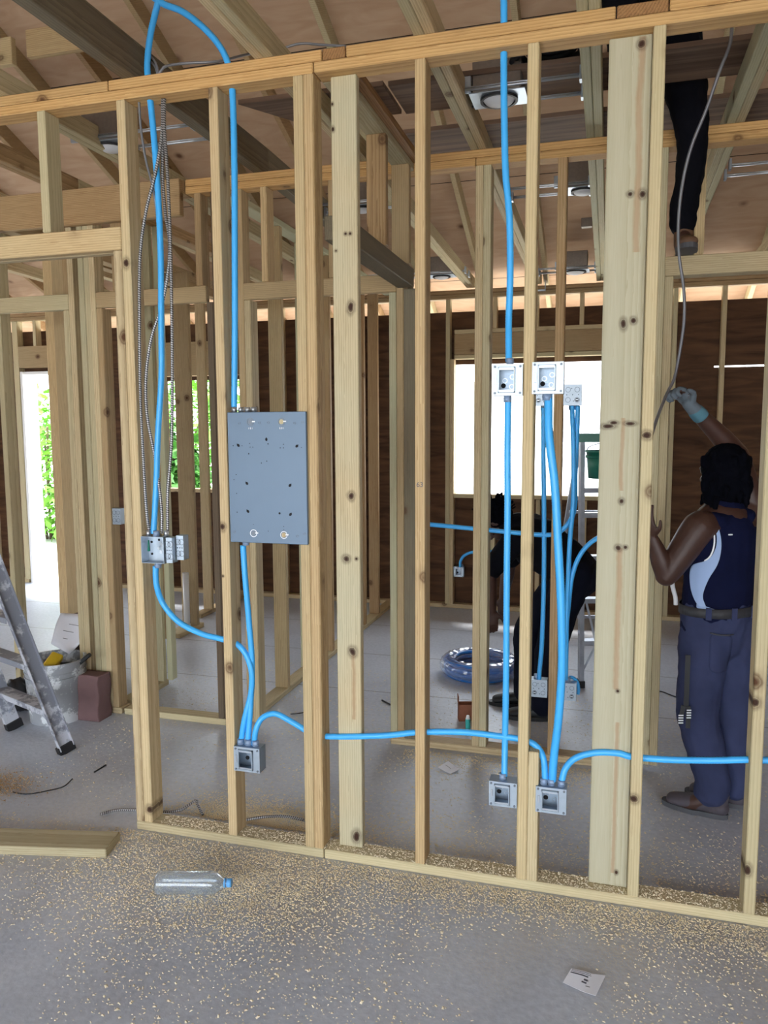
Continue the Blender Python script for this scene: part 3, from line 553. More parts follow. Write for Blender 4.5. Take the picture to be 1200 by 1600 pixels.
for x, w in ((.50, 'just left of the standing worker\'s raised arm'), (.885, 'between the raised arm and the right edge'), (1.29, 'at the right edge of the picture')): SC(x, 'rear wall stud '+w)
for i, (x, w) in enumerate(((-1.87, 'right behind the row of cross wall studs'), (-2.30, 'directly behind the grey panel'), (-2.71, 'seen in the gap above the grey panel'), (-3.12, 'left of the grey panel, deep in shade'), (-3.55, 'right of the foliage window'), (-4.46, 'left of the foliage window'), (-4.87, 'between the foliage window and the far doorway'), (-5.23, 'right of the far doorway'))): SC(x, 'rear wall stud '+w)
SC(-6.25, 'rear wall stud left of the far doorway', w=.07); SC(-6.66, 'rear wall stud beyond the left edge of the far doorway')
beam('door_header', 'brown', -6.18, -5.23, YC, YC+.088, 2.37, 2.60, 'header over the far left doorway to the garden', 'header')
for x, w in ((-5.98, 'left'), (-5.6, 'right')): SC(x, 'short stud above the far garden doorway, '+w+' one', z0=2.60, name='cripple_stud')
beam('window_header', 'brown', -4.42, -3.56, YC, YC+.088, 2.24, 2.58, 'header over the foliage window', 'header')
beam('window_sill', 'pine', -4.42, -3.56, YC, YC+.088, 1.052, 1.09, 'rough sill of the foliage window', 'sill')
# door frame lit by the sun in the far left doorway
bm = bmesh.new(); box(bm, (-6.17, 4.40, 0), (-6.14, 4.62, 2.33)); box(bm, (-5.28, 4.40, 0), (-5.25, 4.62, 2.33)); box(bm, (-6.17, 4.42, 2.30), (-5.25, 4.62, 2.33)); structure('door_1', bm, 'stucco', 'pale sunlit frame of the far left doorway')

# ================================================================ conduits and cables
def conduit(key, r, label, m='blue', cat='conduit', group='blue electrical conduits', name='blue_conduit', rib=(.010, .0007), seg=12, ends=()):
    bm = bmesh.new(); tube(bm, PATHS[key], r, seg=seg, rib=rib); o = obj(name, bm, m); return tag(o, label, cat, group)
conduit('c1', 0.0125, 'blue conduit looping down through the top plate to the left metal boxes')
conduit('c1b', 0.0125, 'blue conduit curving from under the left metal boxes to the three-way low box')
conduit('c2', 0.0125, 'blue conduit arching over the top plate and down into the top of the grey panel')
conduit('c3', 0.0122, 'blue conduit hanging from the underside of the grey panel')
conduit('c4', 0.0123, 'long blue conduit humping out of the panel low box through three studs to the right')
conduit('c5', 0.0122, 'blue conduit dropping from the roof into the left white-rimmed box')
conduit('c5b', 0.0122, 'blue conduit from under the left white-rimmed box down to the low box below it')
conduit('c6', 0.0150, 'thickest printed blue conduit from the right white-rimmed box down to the three-way box')
conduit('c7', 0.0123, 'blue conduit arching out of the right low box and running level to the right edge')
conduit('d1', 0.0122, 'blue conduit of the hall wall left of the knotty stud, box to low double box')
conduit('d2', 0.0122, 'blue conduit of the hall wall bending left into a level run through the double stud')
conduit('d3', 0.0122, 'blue conduit of the hall wall straight down from the four-hole box')
conduit('d4', 0.0122, 'blue conduit curving left out from behind the wide board down to the double box')
conduit('d5', .009, 'small blue loop at the right end of the low double box')
conduit('e1', .014, 'short blue conduit bend above the small box on the rear wall')
AR = dict(m='armour', cat='cable', group='grey armoured cables', name='armoured_cable', rib=None, seg=10)
conduit('m1', .0062, 'ribbed armoured cable bowing farthest left beside the left blue conduit', **AR)
conduit('m2', .0062, 'ribbed armoured cable crossing behind the left blue conduit', **AR)
conduit('m3', .0062, 'ribbed armoured cable right of the left blue conduit', **AR)
GR = dict(m='cable', cat='cable', group='smooth grey cables', name='grey_cable', rib=None, seg=8)
conduit('m4', .0050, 'smooth pale cable hanging left of the blue conduit under the top plate', **GR)
conduit('n1', .0045, 'grey cable over the big dark joist, upper of the pair', **GR)
conduit('n2', .0045, 'grey cable over the big dark joist, lower of the pair', **GR)
conduit('n3', .0050, 'grey cable lying along the top plate right of the conduit loop', **GR)
conduit('n4', .0050, 'short grey cable showing over the top plate by the corner pair', **GR)
conduit('r1', .0062, 'grey cable the standing worker pulls down from the attic', **GR)
def floor_cable(pts, r, label, m='armour', name='armoured_cable', grp='cable offcuts on the floor'):
    bm = bmesh.new(); tube(bm, pts, r, seg=8, step=.01); return tag(obj(name, bm, m), label, 'cable', grp)
floor_cable([(-2.127, .056, .007), (-2.08, .10, .012), (-1.98, .125, .014), (-1.86, .13, .02), (-1.78, .15, .03), (-1.735, .20, .055), (-1.72, .19, .045), (-1.68, .165, .012)], .0062, 'piece of armoured cable on the floor behind the left end stud')
floor_cable([(-1.457, .112, .045), (-1.39, .15, .05), (-1.31, .21, .035), (-1.235, .25, .008)], .0062, 'piece of armoured cable behind the bottom plate under the panel low box')
floor_cable([(-2.67, .141, .003), (-2.64, .12, .012), (-2.58, .14, .004), (-2.50, .21, .003), (-2.46, .24, .012), (-2.485, .33, .004)], .003, 'thin dark bent wire on the floor at the left', 'black', 'bent_wire')
floor_cable([(.33, 2.33, .004), (.36, 2.42, .005), (.42, 2.37, .005), (.5, 2.28, .005)], .004, 'thin dark looped wire on the floor behind the trouser leg', 'black', 'bent_wire')
floor_cable([(-2.43, .425, .003), (-2.423, .51, .004)], .004, 'short dark stick of wire on the floor, left of the end stud', 'black', 'bent_wire')
floor_cable([(-1.328, 1.794, .004), (-1.256, 1.731, .004)], .005, 'short dark wire offcut on the floor left of the double stud', 'black', 'bent_wire')
floor_cable([(-1.79, 1.42, .004), (-1.765, 1.42, .008), (-1.70, 1.48, .004)], .003, 'short dark hooked wire on the floor in the middle hall doorway', 'black', 'bent_wire')

# ================================================================ electrical boxes
def connector(par, x, y, z, dirn, r=.0135, l=.022):
    bm = bmesh.new(); cyl(bm, (x, y, z), (x, y, z+dirn*l), r*1.12, seg=14); cyl(bm, (x, y, z+dirn*l*.35), (x, y, z+dirn*l*.5), r*1.3, seg=6); return obj('connector', bm, 'connector' if r > .01 else 'bright', par)
def steel_box(x0, x1, z0, z1, yf, label, depth=.054, ringed=True, tops=(), bottoms=(), rc=.0120, front='open', group='metal outlet boxes', punched=None):
    """pressed steel box; ringed ones carry a raised plaster ring with its device opening facing the viewer"""
    t = thing('outlet_box', label, 'electrical box', ((x0+x1)/2, yf, z0), group=group)
    w, h = x1-x0, z1-z0; hw = w/2; k = .0016
    bm = bmesh.new(); yb = depth
    box(bm, (-hw, yb-k, 0), (hw, yb, h)); box(bm, (-hw, 0, 0), (-hw+k, yb, h)); box(bm, (hw-k, 0, 0), (hw, yb, h)); box(bm, (-hw, 0, 0), (hw, yb, k)); box(bm, (-hw, 0, h-k), (hw, yb, h))
    obj('box_body', bm, 'galvin' if ringed else 'galv', t)
    if ringed:
        ow, oh = w*.54, h*.80; cx = -w*.03; zc = h*.5
        bm = bmesh.new(); y = -.003
        for a, b in (((-hw, y, 0), (cx-ow/2, 0, h)), ((cx+ow/2, y, 0), (hw, 0, h)), ((cx-ow/2, y, 0), (cx+ow/2, 0, zc-oh/2)), ((cx-ow/2, y, zc+oh/2), (cx+ow/2, 0, h))): box(bm, a, b)
        obj('plaster_ring', bm, 'galv', t)
        bm = bmesh.new(); e = .0028; d = .009
        for a, b in (((cx-ow/2, y-d, zc-oh/2), (cx-ow/2+e, y, zc+oh/2)), ((cx+ow/2-e, y-d, zc-oh/2), (cx+ow/2, y, zc+oh/2)), ((cx-ow/2, y-d, zc-oh/2), (cx+ow/2, y, zc-oh/2+e)), ((cx-ow/2, y-d, zc+oh/2-e), (cx+ow/2, y, zc+oh/2))): box(bm, a, b)
        obj('ring_collar', bm, 'galv', t)
        bm = bmesh.new()
        for a, b in (((cx-ow/2, y-d+.003, zc+oh/2-.009), (cx+ow/2, y-d+.006, zc+oh/2-.003)), ((cx-ow/2, y-d+.003, zc-oh/2+.003), (cx+ow/2, y-d+.006, zc-oh/2+.009))): box(bm, a, b)
        obj('device_ear', bm, 'bright', t)
        bm = bmesh.new()
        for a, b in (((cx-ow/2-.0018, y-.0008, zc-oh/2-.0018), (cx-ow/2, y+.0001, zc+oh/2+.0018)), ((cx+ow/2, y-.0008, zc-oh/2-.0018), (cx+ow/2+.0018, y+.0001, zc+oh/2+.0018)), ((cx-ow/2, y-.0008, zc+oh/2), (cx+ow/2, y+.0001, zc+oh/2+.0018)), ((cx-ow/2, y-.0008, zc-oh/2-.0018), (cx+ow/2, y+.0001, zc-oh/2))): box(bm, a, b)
        obj('collar_seam', bm, 'rim', t)  # thin dark outline painting the shade where collar meets ring plate
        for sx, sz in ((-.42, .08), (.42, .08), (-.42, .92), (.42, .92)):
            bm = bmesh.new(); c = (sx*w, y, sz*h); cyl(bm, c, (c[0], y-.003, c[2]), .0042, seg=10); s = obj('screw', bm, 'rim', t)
        bm = bmesh.new(); box(bm, (-.43*w, y-.002, h*.36), (-.36*w, y, h*.66)); bev(bm, .0015); obj('embossed_tab', bm, 'bright', t)
        for kx, kz in ((-.15, .5), (.1, .62), (.08, .3)):
            bm = bmesh.new(); ring(bm, (kx*w, yb-.0025, kz*h), .007, .0088, mi=0); obj('knockout', bm, 'bright', t)
        bm = bmesh.new(); cyl(bm, (-.20*w, yb-.002, h*.34), (-.20*w, yb-.004, h*.34), .0085, seg=16); obj('open_knockout', bm, 'hole', t)
    else:
        if front == 'back':       # the closed back faces the viewer, stamped with knockouts
            bm = bmesh.new(); box(bm, (-hw, -.0015, 0), (hw, 0, h)); obj('back_plate', bm, 'galv', t)
            n = max(1, round(w/h))
            for j in range(n):
                for sx, sz in ((-.25, .26), (.25, .26), (-.25, .74), (.25, .74)):
                    c = (-hw+w/n*(j+.5)+sx*w/n, -.002, sz*h)
                    hot = punched and (j, sx, sz) in punched
                    bm = bmesh.new(); ring(bm, c, .0105*h/.1, .0125*h/.1); obj('knockout', bm, 'rim', t)
                    if hot:
                        bm = bmesh.new(); cyl(bm, c, (c[0], -.003, c[2]), .0085*h/.1, seg=14); obj('open_knockout', bm, 'hole', t)
                        bm = bmesh.new(); box(bm, (c[0]-.006, -.005, c[2]-.002), (c[0]+.006, -.003, c[2]+.003)); obj('bent_slug', bm, 'bright', t)
                for sx, sz in ((0, .5), (.05, .2), (-.05, .8), (.32, .5), (-.32, .5)):
                    bm = bmesh.new(); c = (-hw+w/n*(j+.5)+sx*w/n, -.0018, sz*h); cyl(bm, c, (c[0], -.0028, c[2]), .0022, seg=8); obj('rivet_hole', bm, 'hole', t)
    for x in tops: connector(t, x-(x0+x1)/2, .025, h, 1, rc)
    for x in bottoms: connector(t, x-(x0+x1)/2, .025, 0, -1, rc)
    return t
steel_box(-.394, -.290, 1.818, 1.926, -.008, 'white-rimmed metal box at chest height, left of the slim stud', tops=(-.3375,), bottoms=(-.345,))
steel_box(-.258, -.152, 1.822, 1.930, -.008, 'white-rimmed metal box at chest height, right of the slim stud', bottoms=(-.2075,), rc=.015)
steel_box(-.392, -.290, .318, .412, -.008, 'ringed metal box near the floor, left of the cracked block', tops=(-.345,))
steel_box(-.222, -.113, .316, .412, -.008, 'ringed metal box near the floor with three blue conduits, right of the cracked block', tops=(-.196, -.168, -.133))
steel_box(-1.430, -1.316, .326, .428, -.008, 'ringed metal box low on the stud left below the grey panel', tops=(-1.412, -1.377, -1.345))
# left gang: a box seen open with a second, narrow one beside it
t = steel_box(-1.826, -1.722, 1.163, 1.272, -.006, 'open metal box with a green screw on the left end stud', ringed=False, tops=(-1.768,), bottoms=(-1.766,))
connector(t, -.028, .02, .109, 1, .008, .024); connector(t, .048, .03, .109, 1, .008, .024)
bm = bmesh.new(); ring(bm, (.018, .052, .056), .012, .0145); obj('knockout', bm, 'bright', t)
for x, z in ((-.035, .08), (-.035, .03), (.035, .09), (.035, .03), (0, .09)):
    bm = bmesh.new(); cyl(bm, (x, .0525, z), (x, .0505, z), .005, seg=12); obj('open_knockout', bm, 'hole', t)
bm = bmesh.new()
for i in range(6): a = i*PI/3; cyl(bm, (.018+.02*math.cos(a), .052, .056+.02*math.sin(a)), (.018+.02*math.cos(a), .0495, .056+.02*math.sin(a)), .0065, seg=10)
obj('embossed_flower', bm, 'bright', t)
bm = bmesh.new(); cyl(bm, (-.016, .0, .095), (-.016, .0, .050), .003, .006, seg=10); obj('ground_screw', bm, 'greencap', t); t.children[-1]['label'] = 'green ground screw tab'
steel_box(-1.716, -1.688, 1.166, 1.270, .004, 'narrow metal box pressed between the two left boxes', ringed=False, front='back', depth=.04)
t = steel_box(-1.684, -1.652, 1.176, 1.276, .03, 'slim stamped metal box at the right of the left gang', ringed=False, front='back', depth=.04)
steel_box(-.356, -.276, 1.812, 1.912, 1.175, 'stamped metal box in the hall wall, left of the knotty stud', ringed=False, front='back', bottoms=(-.315,), punched=[(0, -.25, .26)])
steel_box(-.216, -.130, 1.812, 1.914, 1.165, 'stamped four-knockout metal box in the hall wall, right of the knotty stud', ringed=False, front='back', bottoms=(-.180, -.153), rc=.011, punched=[(0, .25, .26)])
steel_box(-.352, -.268, .335, .425, 1.165, 'stamped metal box low in the hall wall, left of the knotty stud', ringed=False, front='back', tops=(-.325,), punched=[(0, -.25, .26)])
steel_box(-.214, -.124, .330, .420, 1.165, 'stamped metal box low in the hall wall, right of the knotty stud', ringed=False, front='back', tops=(-.187, -.168), punched=[(0, .25, .26)])
steel_box(-1.374, -1.280, .305, .40, 4.39, 'small metal box low on the rear sheathed wall', tops=(-1.300,))
steel_box(-2.793, -2.740, 1.15, 1.245, 1.175, 'small bare metal box on the side of the clustered studs left of the end stud', ringed=False, front='back', depth=.04)

# the grey panel enclosure, its flat face turned to the viewer
PW, PH = .326, .506
t = thing('electrical_panel', 'large flat blue-grey metal panel fixed between two front wall studs', 'electrical panel', (-1.256, -.012, 1.265))
bm = bmesh.new(); box(bm, (-PW/2, 0, 0), (PW/2, .095, PH)); bev(bm, .002); obj('enclosure', bm, 'panel', t)
def pt(u, v): return (-PW/2+u*PW, -.0008, PH*(1-v))
for u, v in ((.30, .075), (.695, .075), (.31, .925), (.70, .93)):      # the four mounting knockouts
    bm = bmesh.new(); c = pt(u, v); ring(bm, c, .0125, .0150); k = obj('knockout', bm, 'whiteprint' if v > .5 else 'rim', t)
    bm = bmesh.new(); cyl(bm, c, (c[0], -.0016, c[2]), .0095, seg=16); obj('slug', bm, 'pine' if u > .5 else 'rim', k)
    bm = bmesh.new(); box(bm, (c[0]+.008, -.003, c[2]-.001), (c[0]+.020, -.0015, c[2]+.004)); obj('bent_tab', bm, 'whiteprint', k)
def teardrop(u, v, tilt, s=1.):
    bm = bmesh.new(); c = Vector(pt(u, v)); vs = []
    for i in range(14):
        a = 2*PI*i/14; r = .0045*s; q = Vector((r*math.sin(a)*(1 if math.cos(a) < .3 else .5), 0, r*1.5*math.cos(a))); q.rotate(Matrix.Rotation(tilt, 3, 'Y')); vs.append(bm.verts.new(c+q))
    f = bm.faces.new(vs); ex = bmesh.ops.extrude_face_region(bm, geom=[f]); bmesh.ops.translate(bm, verts=[g for g in ex['geom'] if isinstance(g, bmesh.types.BMVert)], vec=(0, -.0006, 0)); bmesh.ops.recalc_face_normals(bm, faces=list(bm.faces))
    obj('keyhole', bm, 'hole', t)
for u, v, a in ((.135, .25, -.8), (.885, .255, .8), (.235, .54, -.7), (.79, .55, .7), (.24, .755, -.7), (.79, .77, .7)): teardrop(u, v, a, 1.15)
teardrop(.50, .205, 0, 1.05)
for u, v, r in ((.52, .24, 2.4), (.07, .255, 1.9), (.185, .255, 1.4), (.285, .237, 1.7), (.29, .265, 1.7), (.325, .265, 1.7), (.27, .315, 2.4), (.715, .243, 1.8), (.675, .27, 1.8), (.715, .27, 1.8), (.94, .268, 1.3), (.50, .37, 1.9), (.43, .385, 1.9), (.10, .475, 1.7), (.07, .515, 1.5), (.10, .62, 1.7), (.10, .765, 1.8), (.65, .765, 4.2), (.50, .905, 1.5), (.70, .865, 1.6), (.70, .89, 1.4), (.31, .857, 1.2)):
    bm = bmesh.new(); c = pt(u, v); cyl(bm, c, (c[0], -.0014, c[2]), r/1000, seg=10); obj('screw_hole', bm, 'hole', t)
for u, v in ((.53, .08), (.42, .082), (.86, .085), (.96, .08), (.16, .085), (.96, .915), (.87, .935), (.06, .92)):
    bm = bmesh.new(); c = pt(u, v); ring(bm, c, .004, .0047); obj('pressed_mark', bm, 'rim', t)
def text(name, s, size, m, parent=None, loc=(0, 0, 0), rot=(PI/2, 0, 0), ext=.0003):
    cu = bpy.data.curves.new(name, 'FONT'); cu.body = s; cu.size = size; cu.extrude = ext; cu.align_x = 'CENTER'; cu.align_y = 'CENTER'
    tmp = bpy.data.objects.new('tmp', cu); COL.objects.link(tmp); dg = bpy.context.evaluated_depsgraph_get(); me = bpy.data.meshes.new_from_object(tmp.evaluated_get(dg)); bpy.data.objects.remove(tmp)
    o = bpy.data.objects.new(name, me); COL.objects.link(o); me.materials.clear(); me.materials.append(M[m]); o.location = loc; o.rotation_euler = rot; o.parent = parent; return o
text('stamped_lettering', '1 8 1', .010, 'whiteprint', t, (pt(.30, .123)[0], -.0012, pt(.3, .123)[2])); text('stamped_lettering', '8 8 1', .010, 'whiteprint', t, (pt(.70, .123)[0], -.0012, pt(.3, .123)[2]))
for x in (-.154, -.126, -.098, -.072): connector(t, x, .045, PH, 1, .010, .02)
connector(t, -.124, .057, 0, -1, .012, .02)
for ch in t.children:
    if ch.name.startswith('connector'): pass
# pencilled number on the slim stud
st = [o for o in bpy.data.objects if o.get('label', '').startswith('slim front wall stud')][0]
text('pencil_mark', '63', .026, 'ink', st, (0, -.0453, 1.463), (PI/2, 0, 0))

# ================================================================ recessed lights on hanger bars
def recessed(x, y, z, xa, xb, label, r=.075, can=True, s=1.):
    t = thing('recessed_light', label, 'ceiling light', (x, y, z), group='recessed lights between the joists')
    bm = bmesh.new(); box(bm, (-.115*s, -.082, 0), (.115*s, .082, .004)); bev(bm, .001); pan = obj('mounting_pan', bm, 'galv', t)
    bm = bmesh.new(); ring(bm, (0, 0, -.001), r*.86, r, n=(0, 0, -1), seg=32, th=.01); obj('trim_ring', bm, 'black', t)
    bm = bmesh.new(); N_ = 28
    for i, (rr, zz) in enumerate(((r*.84, -.004), (r*.7, -.016), (r*.4, -.024), (.001, -.026))):
        cur = [bm.verts.new((rr*math.cos(2*PI*k/N_), rr*math.sin(2*PI*k/N_), zz)) for k in range(N_)]
        if i:
            for k in range(N_): bm.faces.new((prv[k], prv[(k+1) % N_], cur[(k+1) % N_], cur[k])).smooth = True
        prv = cur
    obj('diffuser', bm, 'lens', t)
    if can:
        bm = bmesh.new(); box(bm, (-.10*s, -.085, .004), (.10*s, .085, .15)); bev(bm, .004); c = obj('housing', bm, 'can', t)
        bm = bmesh.new(); box(bm, (-.16, -.09, .004), (-.104, -.075, .07)); bev(bm, .002); obj('junction_box', bm, 'galv', t)
    for dy in (-.088, .088):
        bm = bmesh.new(); cyl(bm, (xa-x, dy, .016), (xb-x, dy, .016), .0055, seg=8); cyl(bm, (xa-x, dy, .025), (xb-x, dy, .025), .003, seg=6); b = obj('hanger_bar', bm, 'bright', t)
        for e in (xa-x, xb-x):
            bm = bmesh.new(); box(bm, (e-.006, dy-.02, -.004), (e+.006, dy+.02, .05)); obj('bar_foot', bm, 'galv', b)
recessed(-.475, .665, 3.072, -.66, -.14, 'recessed light with tall brown housing, behind the blue drop conduit', r=.078)
recessed(-2.36, .675, 3.072, -2.4, -1.86, 'recessed light with white disc, upper left beside the end stud')
recessed(-.175, 2.02, 3.055, -.59, -.14, 'recessed light past the hall wall, left of the wide board', r=.07)
recessed(-.30, 4.05, 2.985, -.60, -.14, 'recessed light near the rear wall, left of the wide board', r=.09)
recessed(-1.40, 3.92, 2.985, -1.77, -1.18, 'recessed light near the rear wall, right of the slim pencilled stud')
recessed(-1.50, 2.0, 3.055, -1.77, -1.26, 'recessed light glimpsed between flat-turned stud and board studs')
recessed(.95, 1.95, 3.055, .58, 1.06, 'recessed light at the right edge, only its bars in view')
recessed(-2.25, 3.9, 2.985, -2.42, -1.80, 'recessed light seen behind the short studs above the middle doorway')
recessed(-4.0, 3.9, 2.985, -4.2, -3.6, 'recessed light deep in the left rear room')
bm = bmesh.new(); box(bm, (-.22, 3.0, 3.09), (-.145, 3.06, 3.15)); bev(bm, .003); tag(obj('junction_box', bm, 'can'), 'small square metal box on the joist left of the wide board', 'electrical box')
bm = bmesh.new(); box(bm, (-.27, 4.0, 3.005), (-.14, 4.12, 3.11)); bev(bm, .003)
bm.free()
t = thing('joist_hanger', 'metal bracket where a joist meets the rear top plate, centre', 'bracket', (-.655, 4.38, 2.93))
bm = bmesh.new(); box(bm, (-.05, 0, -.03), (-.043, .06, .06)); box(bm, (.083, 0, -.03), (.09, .06, .06)); box(bm, (-.05, -.003, -.035), (.09, 0, -.02)); obj('strap', bm, 'galv', t)
# flexible black duct coiled on the walk board
bm = bmesh.new()
for k in range(5): tube(bm, [(-.26+(.16-.022*k)*math.cos(a), .60+(.12-.016*k)*math.sin(a), 3.175+.012*k) for a in [PI*2*i/16 for i in range(17)]], .011, step=.03, seg=8)
tag(obj('coiled_hose', bm, 'black'), 'black ribbed hose coiled on the walk board above the hanger bars', 'hose')
# ================================================================ white pipe, floor timber
bm = bmesh.new(); cyl(bm, (-3.40, 3.0, 0), (-3.40, 3.0, .50), .026, seg=20); cyl(bm, (-3.40, 3.0, .0), (-3.40, 3.0, .06), .031, seg=20); tag(obj('white_pipe', bm, 'pvc'), 'upright white plastic pipe stub in the left rear room', 'pipe')
o = beam('loose_board', 'green', 0, .78, 0, .14, 0, .038, 'length of board lying on the slab at the lower left', 'board'); o.location = (-2.668, -.327, .019); o.rotation_euler = (0, PI/2, 0)
o.rotation_euler = Matrix.Rotation(math.radians(12), 3, 'Z').to_4x4().to_3x3().__matmul__(Matrix.Rotation(PI/2, 3, 'Y')).to_euler()

# ================================================================ ladders
def bar(bm, p, q, w, d, side):
    """a flat bar from p to q, w wide along 'side', d thick"""
    p, q = Vector(p), Vector(q); t = (q-p).normalized(); s = Vector(side); s = (s-t*s.dot(t)).normalized(); n = t.cross(s)
    vs = [bm.verts.new(c+s*a*w/2+n*b*d/2) for c in (p, q) for a, b in ((-1, -1), (1, -1), (1, 1), (-1, 1))]
    for f in ((3, 2, 1, 0), (4, 5, 6, 7), (0, 1, 5, 4), (1, 2, 6, 5), (2, 3, 7, 6), (3, 0, 4, 7)): bm.faces.new([vs[i] for i in f])
# left: paint-spattered step ladder
t = thing('step_ladder', 'paint-spattered aluminium step ladder at the left edge', 'ladder', (0, 0, 0))
f1, f2 = Vector((-2.725, .60, 0)), Vector((-3.235, .80, 0)); lean = Vector((-.215, -.185, 1.05)); u = (f2-f1).normalized(); nn = lean.normalized().cross(u).normalized()
T1 = lean*2.0+u*.09; T2 = lean*2.0-u*.09
for f, T, s in ((f1, T1, -1), (f2, T2, 1)):
    bm = bmesh.new(); bar(bm, f+T*.012, f+T, .082, .004, nn.cross(T.normalized()).cross(T.normalized()) if 0 else T.normalized().cross(u).cross(T.normalized()) * 1 + Vector((0, 0, 0)))
    # channel: web plus two flanges
    w = T.normalized(); a = (u-w*u.dot(w)).normalized(); b = w.cross(a)
    bm.free(); bm = bmesh.new()
    bar(bm, f+T*.012, f+T, .078, .004, b); bar(bm, f+T*.012+b*.038+a*s*.012, f+T+b*.038+a*s*.012, .026, .004, a); bar(bm, f+T*.012-b*.038+a*s*.012, f+T-b*.038+a*s*.012, .026, .004, a)
    r = obj('side_rail', bm, 'spatterladder', t)
    bm = bmesh.new(); bar(bm, f+Vector((0, 0, .001)), f+T*.022, .090, .036, b); obj('rubber_foot', bm, 'black', r)
for k, z in enumerate((.25, .50, .75, 1.0, 1.25, 1.5, 1.75)):
    c1 = f1+T1*(z/2.1); c2 = f2+T2*(z/2.1); bm = bmesh.new(); b = T1.normalized().cross(u).normalized(); hb = Vector((b.x, b.y, 0)).normalized()
    bar(bm, c1, c2, .085, .004, hb)
    for sg in (1, -1): bar(bm, c1+hb*sg*.0425+Vector((0, 0, -.013)), c2+hb*sg*.0425+Vector((0, 0, -.013)), .028, .003, (0, 0, 1))
    obj('step', bm, 'spatterladder', t)
bm = bmesh.new(); m1 = f1+T1*.12
bar(bm, f1+T1*.115+u*.20, f1+T1*.05, .014, .003, (0, 0, 1)); bar(bm, f2+T2*.115-u*.20, f2+T2*.05, .014, .003, (0, 0, 1)); obj('brace', bm, 'alu', t)
# rear legs of the same ladder
back = Vector((-.17, .62, 0))
# ladder behind the hall wall with green top
t = thing('step_ladder', 'aluminium step ladder with green top in front of the rear window', 'ladder', (0, 0, 0))
A1, A2 = Vector((-.135, 2.40, 0)), Vector((.26, 2.52, 0)); TT = 1.62
a1t, a2t = Vector((-.165, 2.42, TT)), Vector((.16, 2.52, TT)); sd = (A2-A1).normalized()
for p, q in ((A1, a1t), (A2, a2t)):
    bm = bmesh.new(); bar(bm, p+Vector((0, 0, .02)), q, .028, .055, sd); r = obj('side_rail', bm, 'alu', t)
    bm = bmesh.new(); bar(bm, p, p+Vector((0, 0, .045)), .036, .07, sd); obj('rubber_foot', bm, 'black', r)
for z in (.30, .58, .86, 1.14, 1.30):
    c1 = A1.lerp(a1t, z/TT); c2 = A2.lerp(a2t, z/TT); bm = bmesh.new(); bar(bm, c1, c2, .03, .075, (0, 0, 1)); obj('step', bm, 'alu', t)
R1, R2 = Vector((-.42, 2.95, 0)), Vector((.02, 3.08, 0))
for p, q in ((R1, a1t+Vector((-.02, .06, -.05))), (R2, a2t+Vector((0, .06, -.05)))):
    bm = bmesh.new(); bar(bm, p, q, .03, .022, sd); obj('rear_leg', bm, 'alu', t)
for z in (.35, .75, 1.14):
    bm = bmesh.new(); bar(bm, R1.lerp(a1t, z/TT), R2.lerp(a2t, z/TT), .02, .02, (0, 0, 1)); obj('rear_brace', bm, 'alu', t)
bm = bmesh.new(); bar(bm, A1.lerp(a1t, .58/TT)+Vector((.03, 0, 0)), A1.lerp(a1t, .30/TT)+Vector((.12, 0, -.1)), .014, .004, (0, 0, 1)); bar(bm, A1.lerp(a1t, .05)+Vector((.0, 0, .0)), A1.lerp(a1t, .30/TT)+Vector((.10, 0, 0)), .014, .004, (0, 0, 1)); obj('brace', bm, 'alu', t)
bm = bmesh.new(); box(bm, (-.19, 2.34, TT-.01), (.20, 2.60, TT+.045)); bev(bm, .01, 2); obj('top_cap', bm, 'greencap', t)
t = thing('tool_bucket', 'green plastic container hanging on the ladder below its green top', 'container', (-.02, 2.33, 1.385))
bm = bmesh.new(); cyl(bm, (0, 0, 0), (0, 0, .165), .098, .112, seg=24); cyl(bm, (0, 0, .13), (0, 0, .145), .118, seg=24); obj('pail', bm, 'greencap', t)
bm = bmesh.new(); ring(bm, (0, 0, .165), .100, .122, n=(0, 0, 1), seg=24, th=.012); obj('rim', bm, 'greencap', t)
bm = bmesh.new(); tube(bm, [(.11*math.cos(a), 0, .175+.045*math.sin(a)) for a in [PI*i/8 for i in range(9)]], .003, step=.02, seg=6); obj('handle', bm, 'bright', t)

# ================================================================ bucket, papers, boxes on the left
t = thing('plaster_bucket', 'plaster-spattered white bucket behind the left ladder', 'bucket', (-3.12, 1.02, 0))
bm = bmesh.new(); cyl(bm, (0, 0, 0), (0, 0, .36), .150, .172, seg=36, caps=False)
cyl(bm, (0, 0, .01), (0, 0, .36), .145, .167, seg=36, caps=False); ring(bm, (0, 0, .352), .166, .178, n=(0, 0, 1), seg=36, th=.012); cyl(bm, (0, 0, 0), (0, 0, .008), .150, seg=36)
for zz in (.27, .30): ring(bm, (0, 0, zz), .165, .174, n=(0, 0, 1), seg=36, th=.005)
obj('pail', bm, 'bucket', t)
bm = bmesh.new(); cyl(bm, (0, 0, .28), (0, 0, .285), .162, seg=30); obj('contents', bm, 'black', t)
bm = bmesh.new(); box(bm, (-.035, -.06, 0), (.035, .06, .05)); bev(bm, .008); o = obj('tape_tool', bm, 'yellow'); o.location = (-3.10, .97, .335); o.rotation_euler = (.5, .4, .3); tag(o, 'small yellow tool poking out of the white bucket', 'tool')
bm = bmesh.new(); cyl(bm, (0, 0, -.1), (.16, .02, .03), .012, seg=8); o = obj('chisel', bm, 'black'); o.location = (-3.05, 1.02, .365); tag(o, 'black tool handle lying across the white bucket', 'tool')
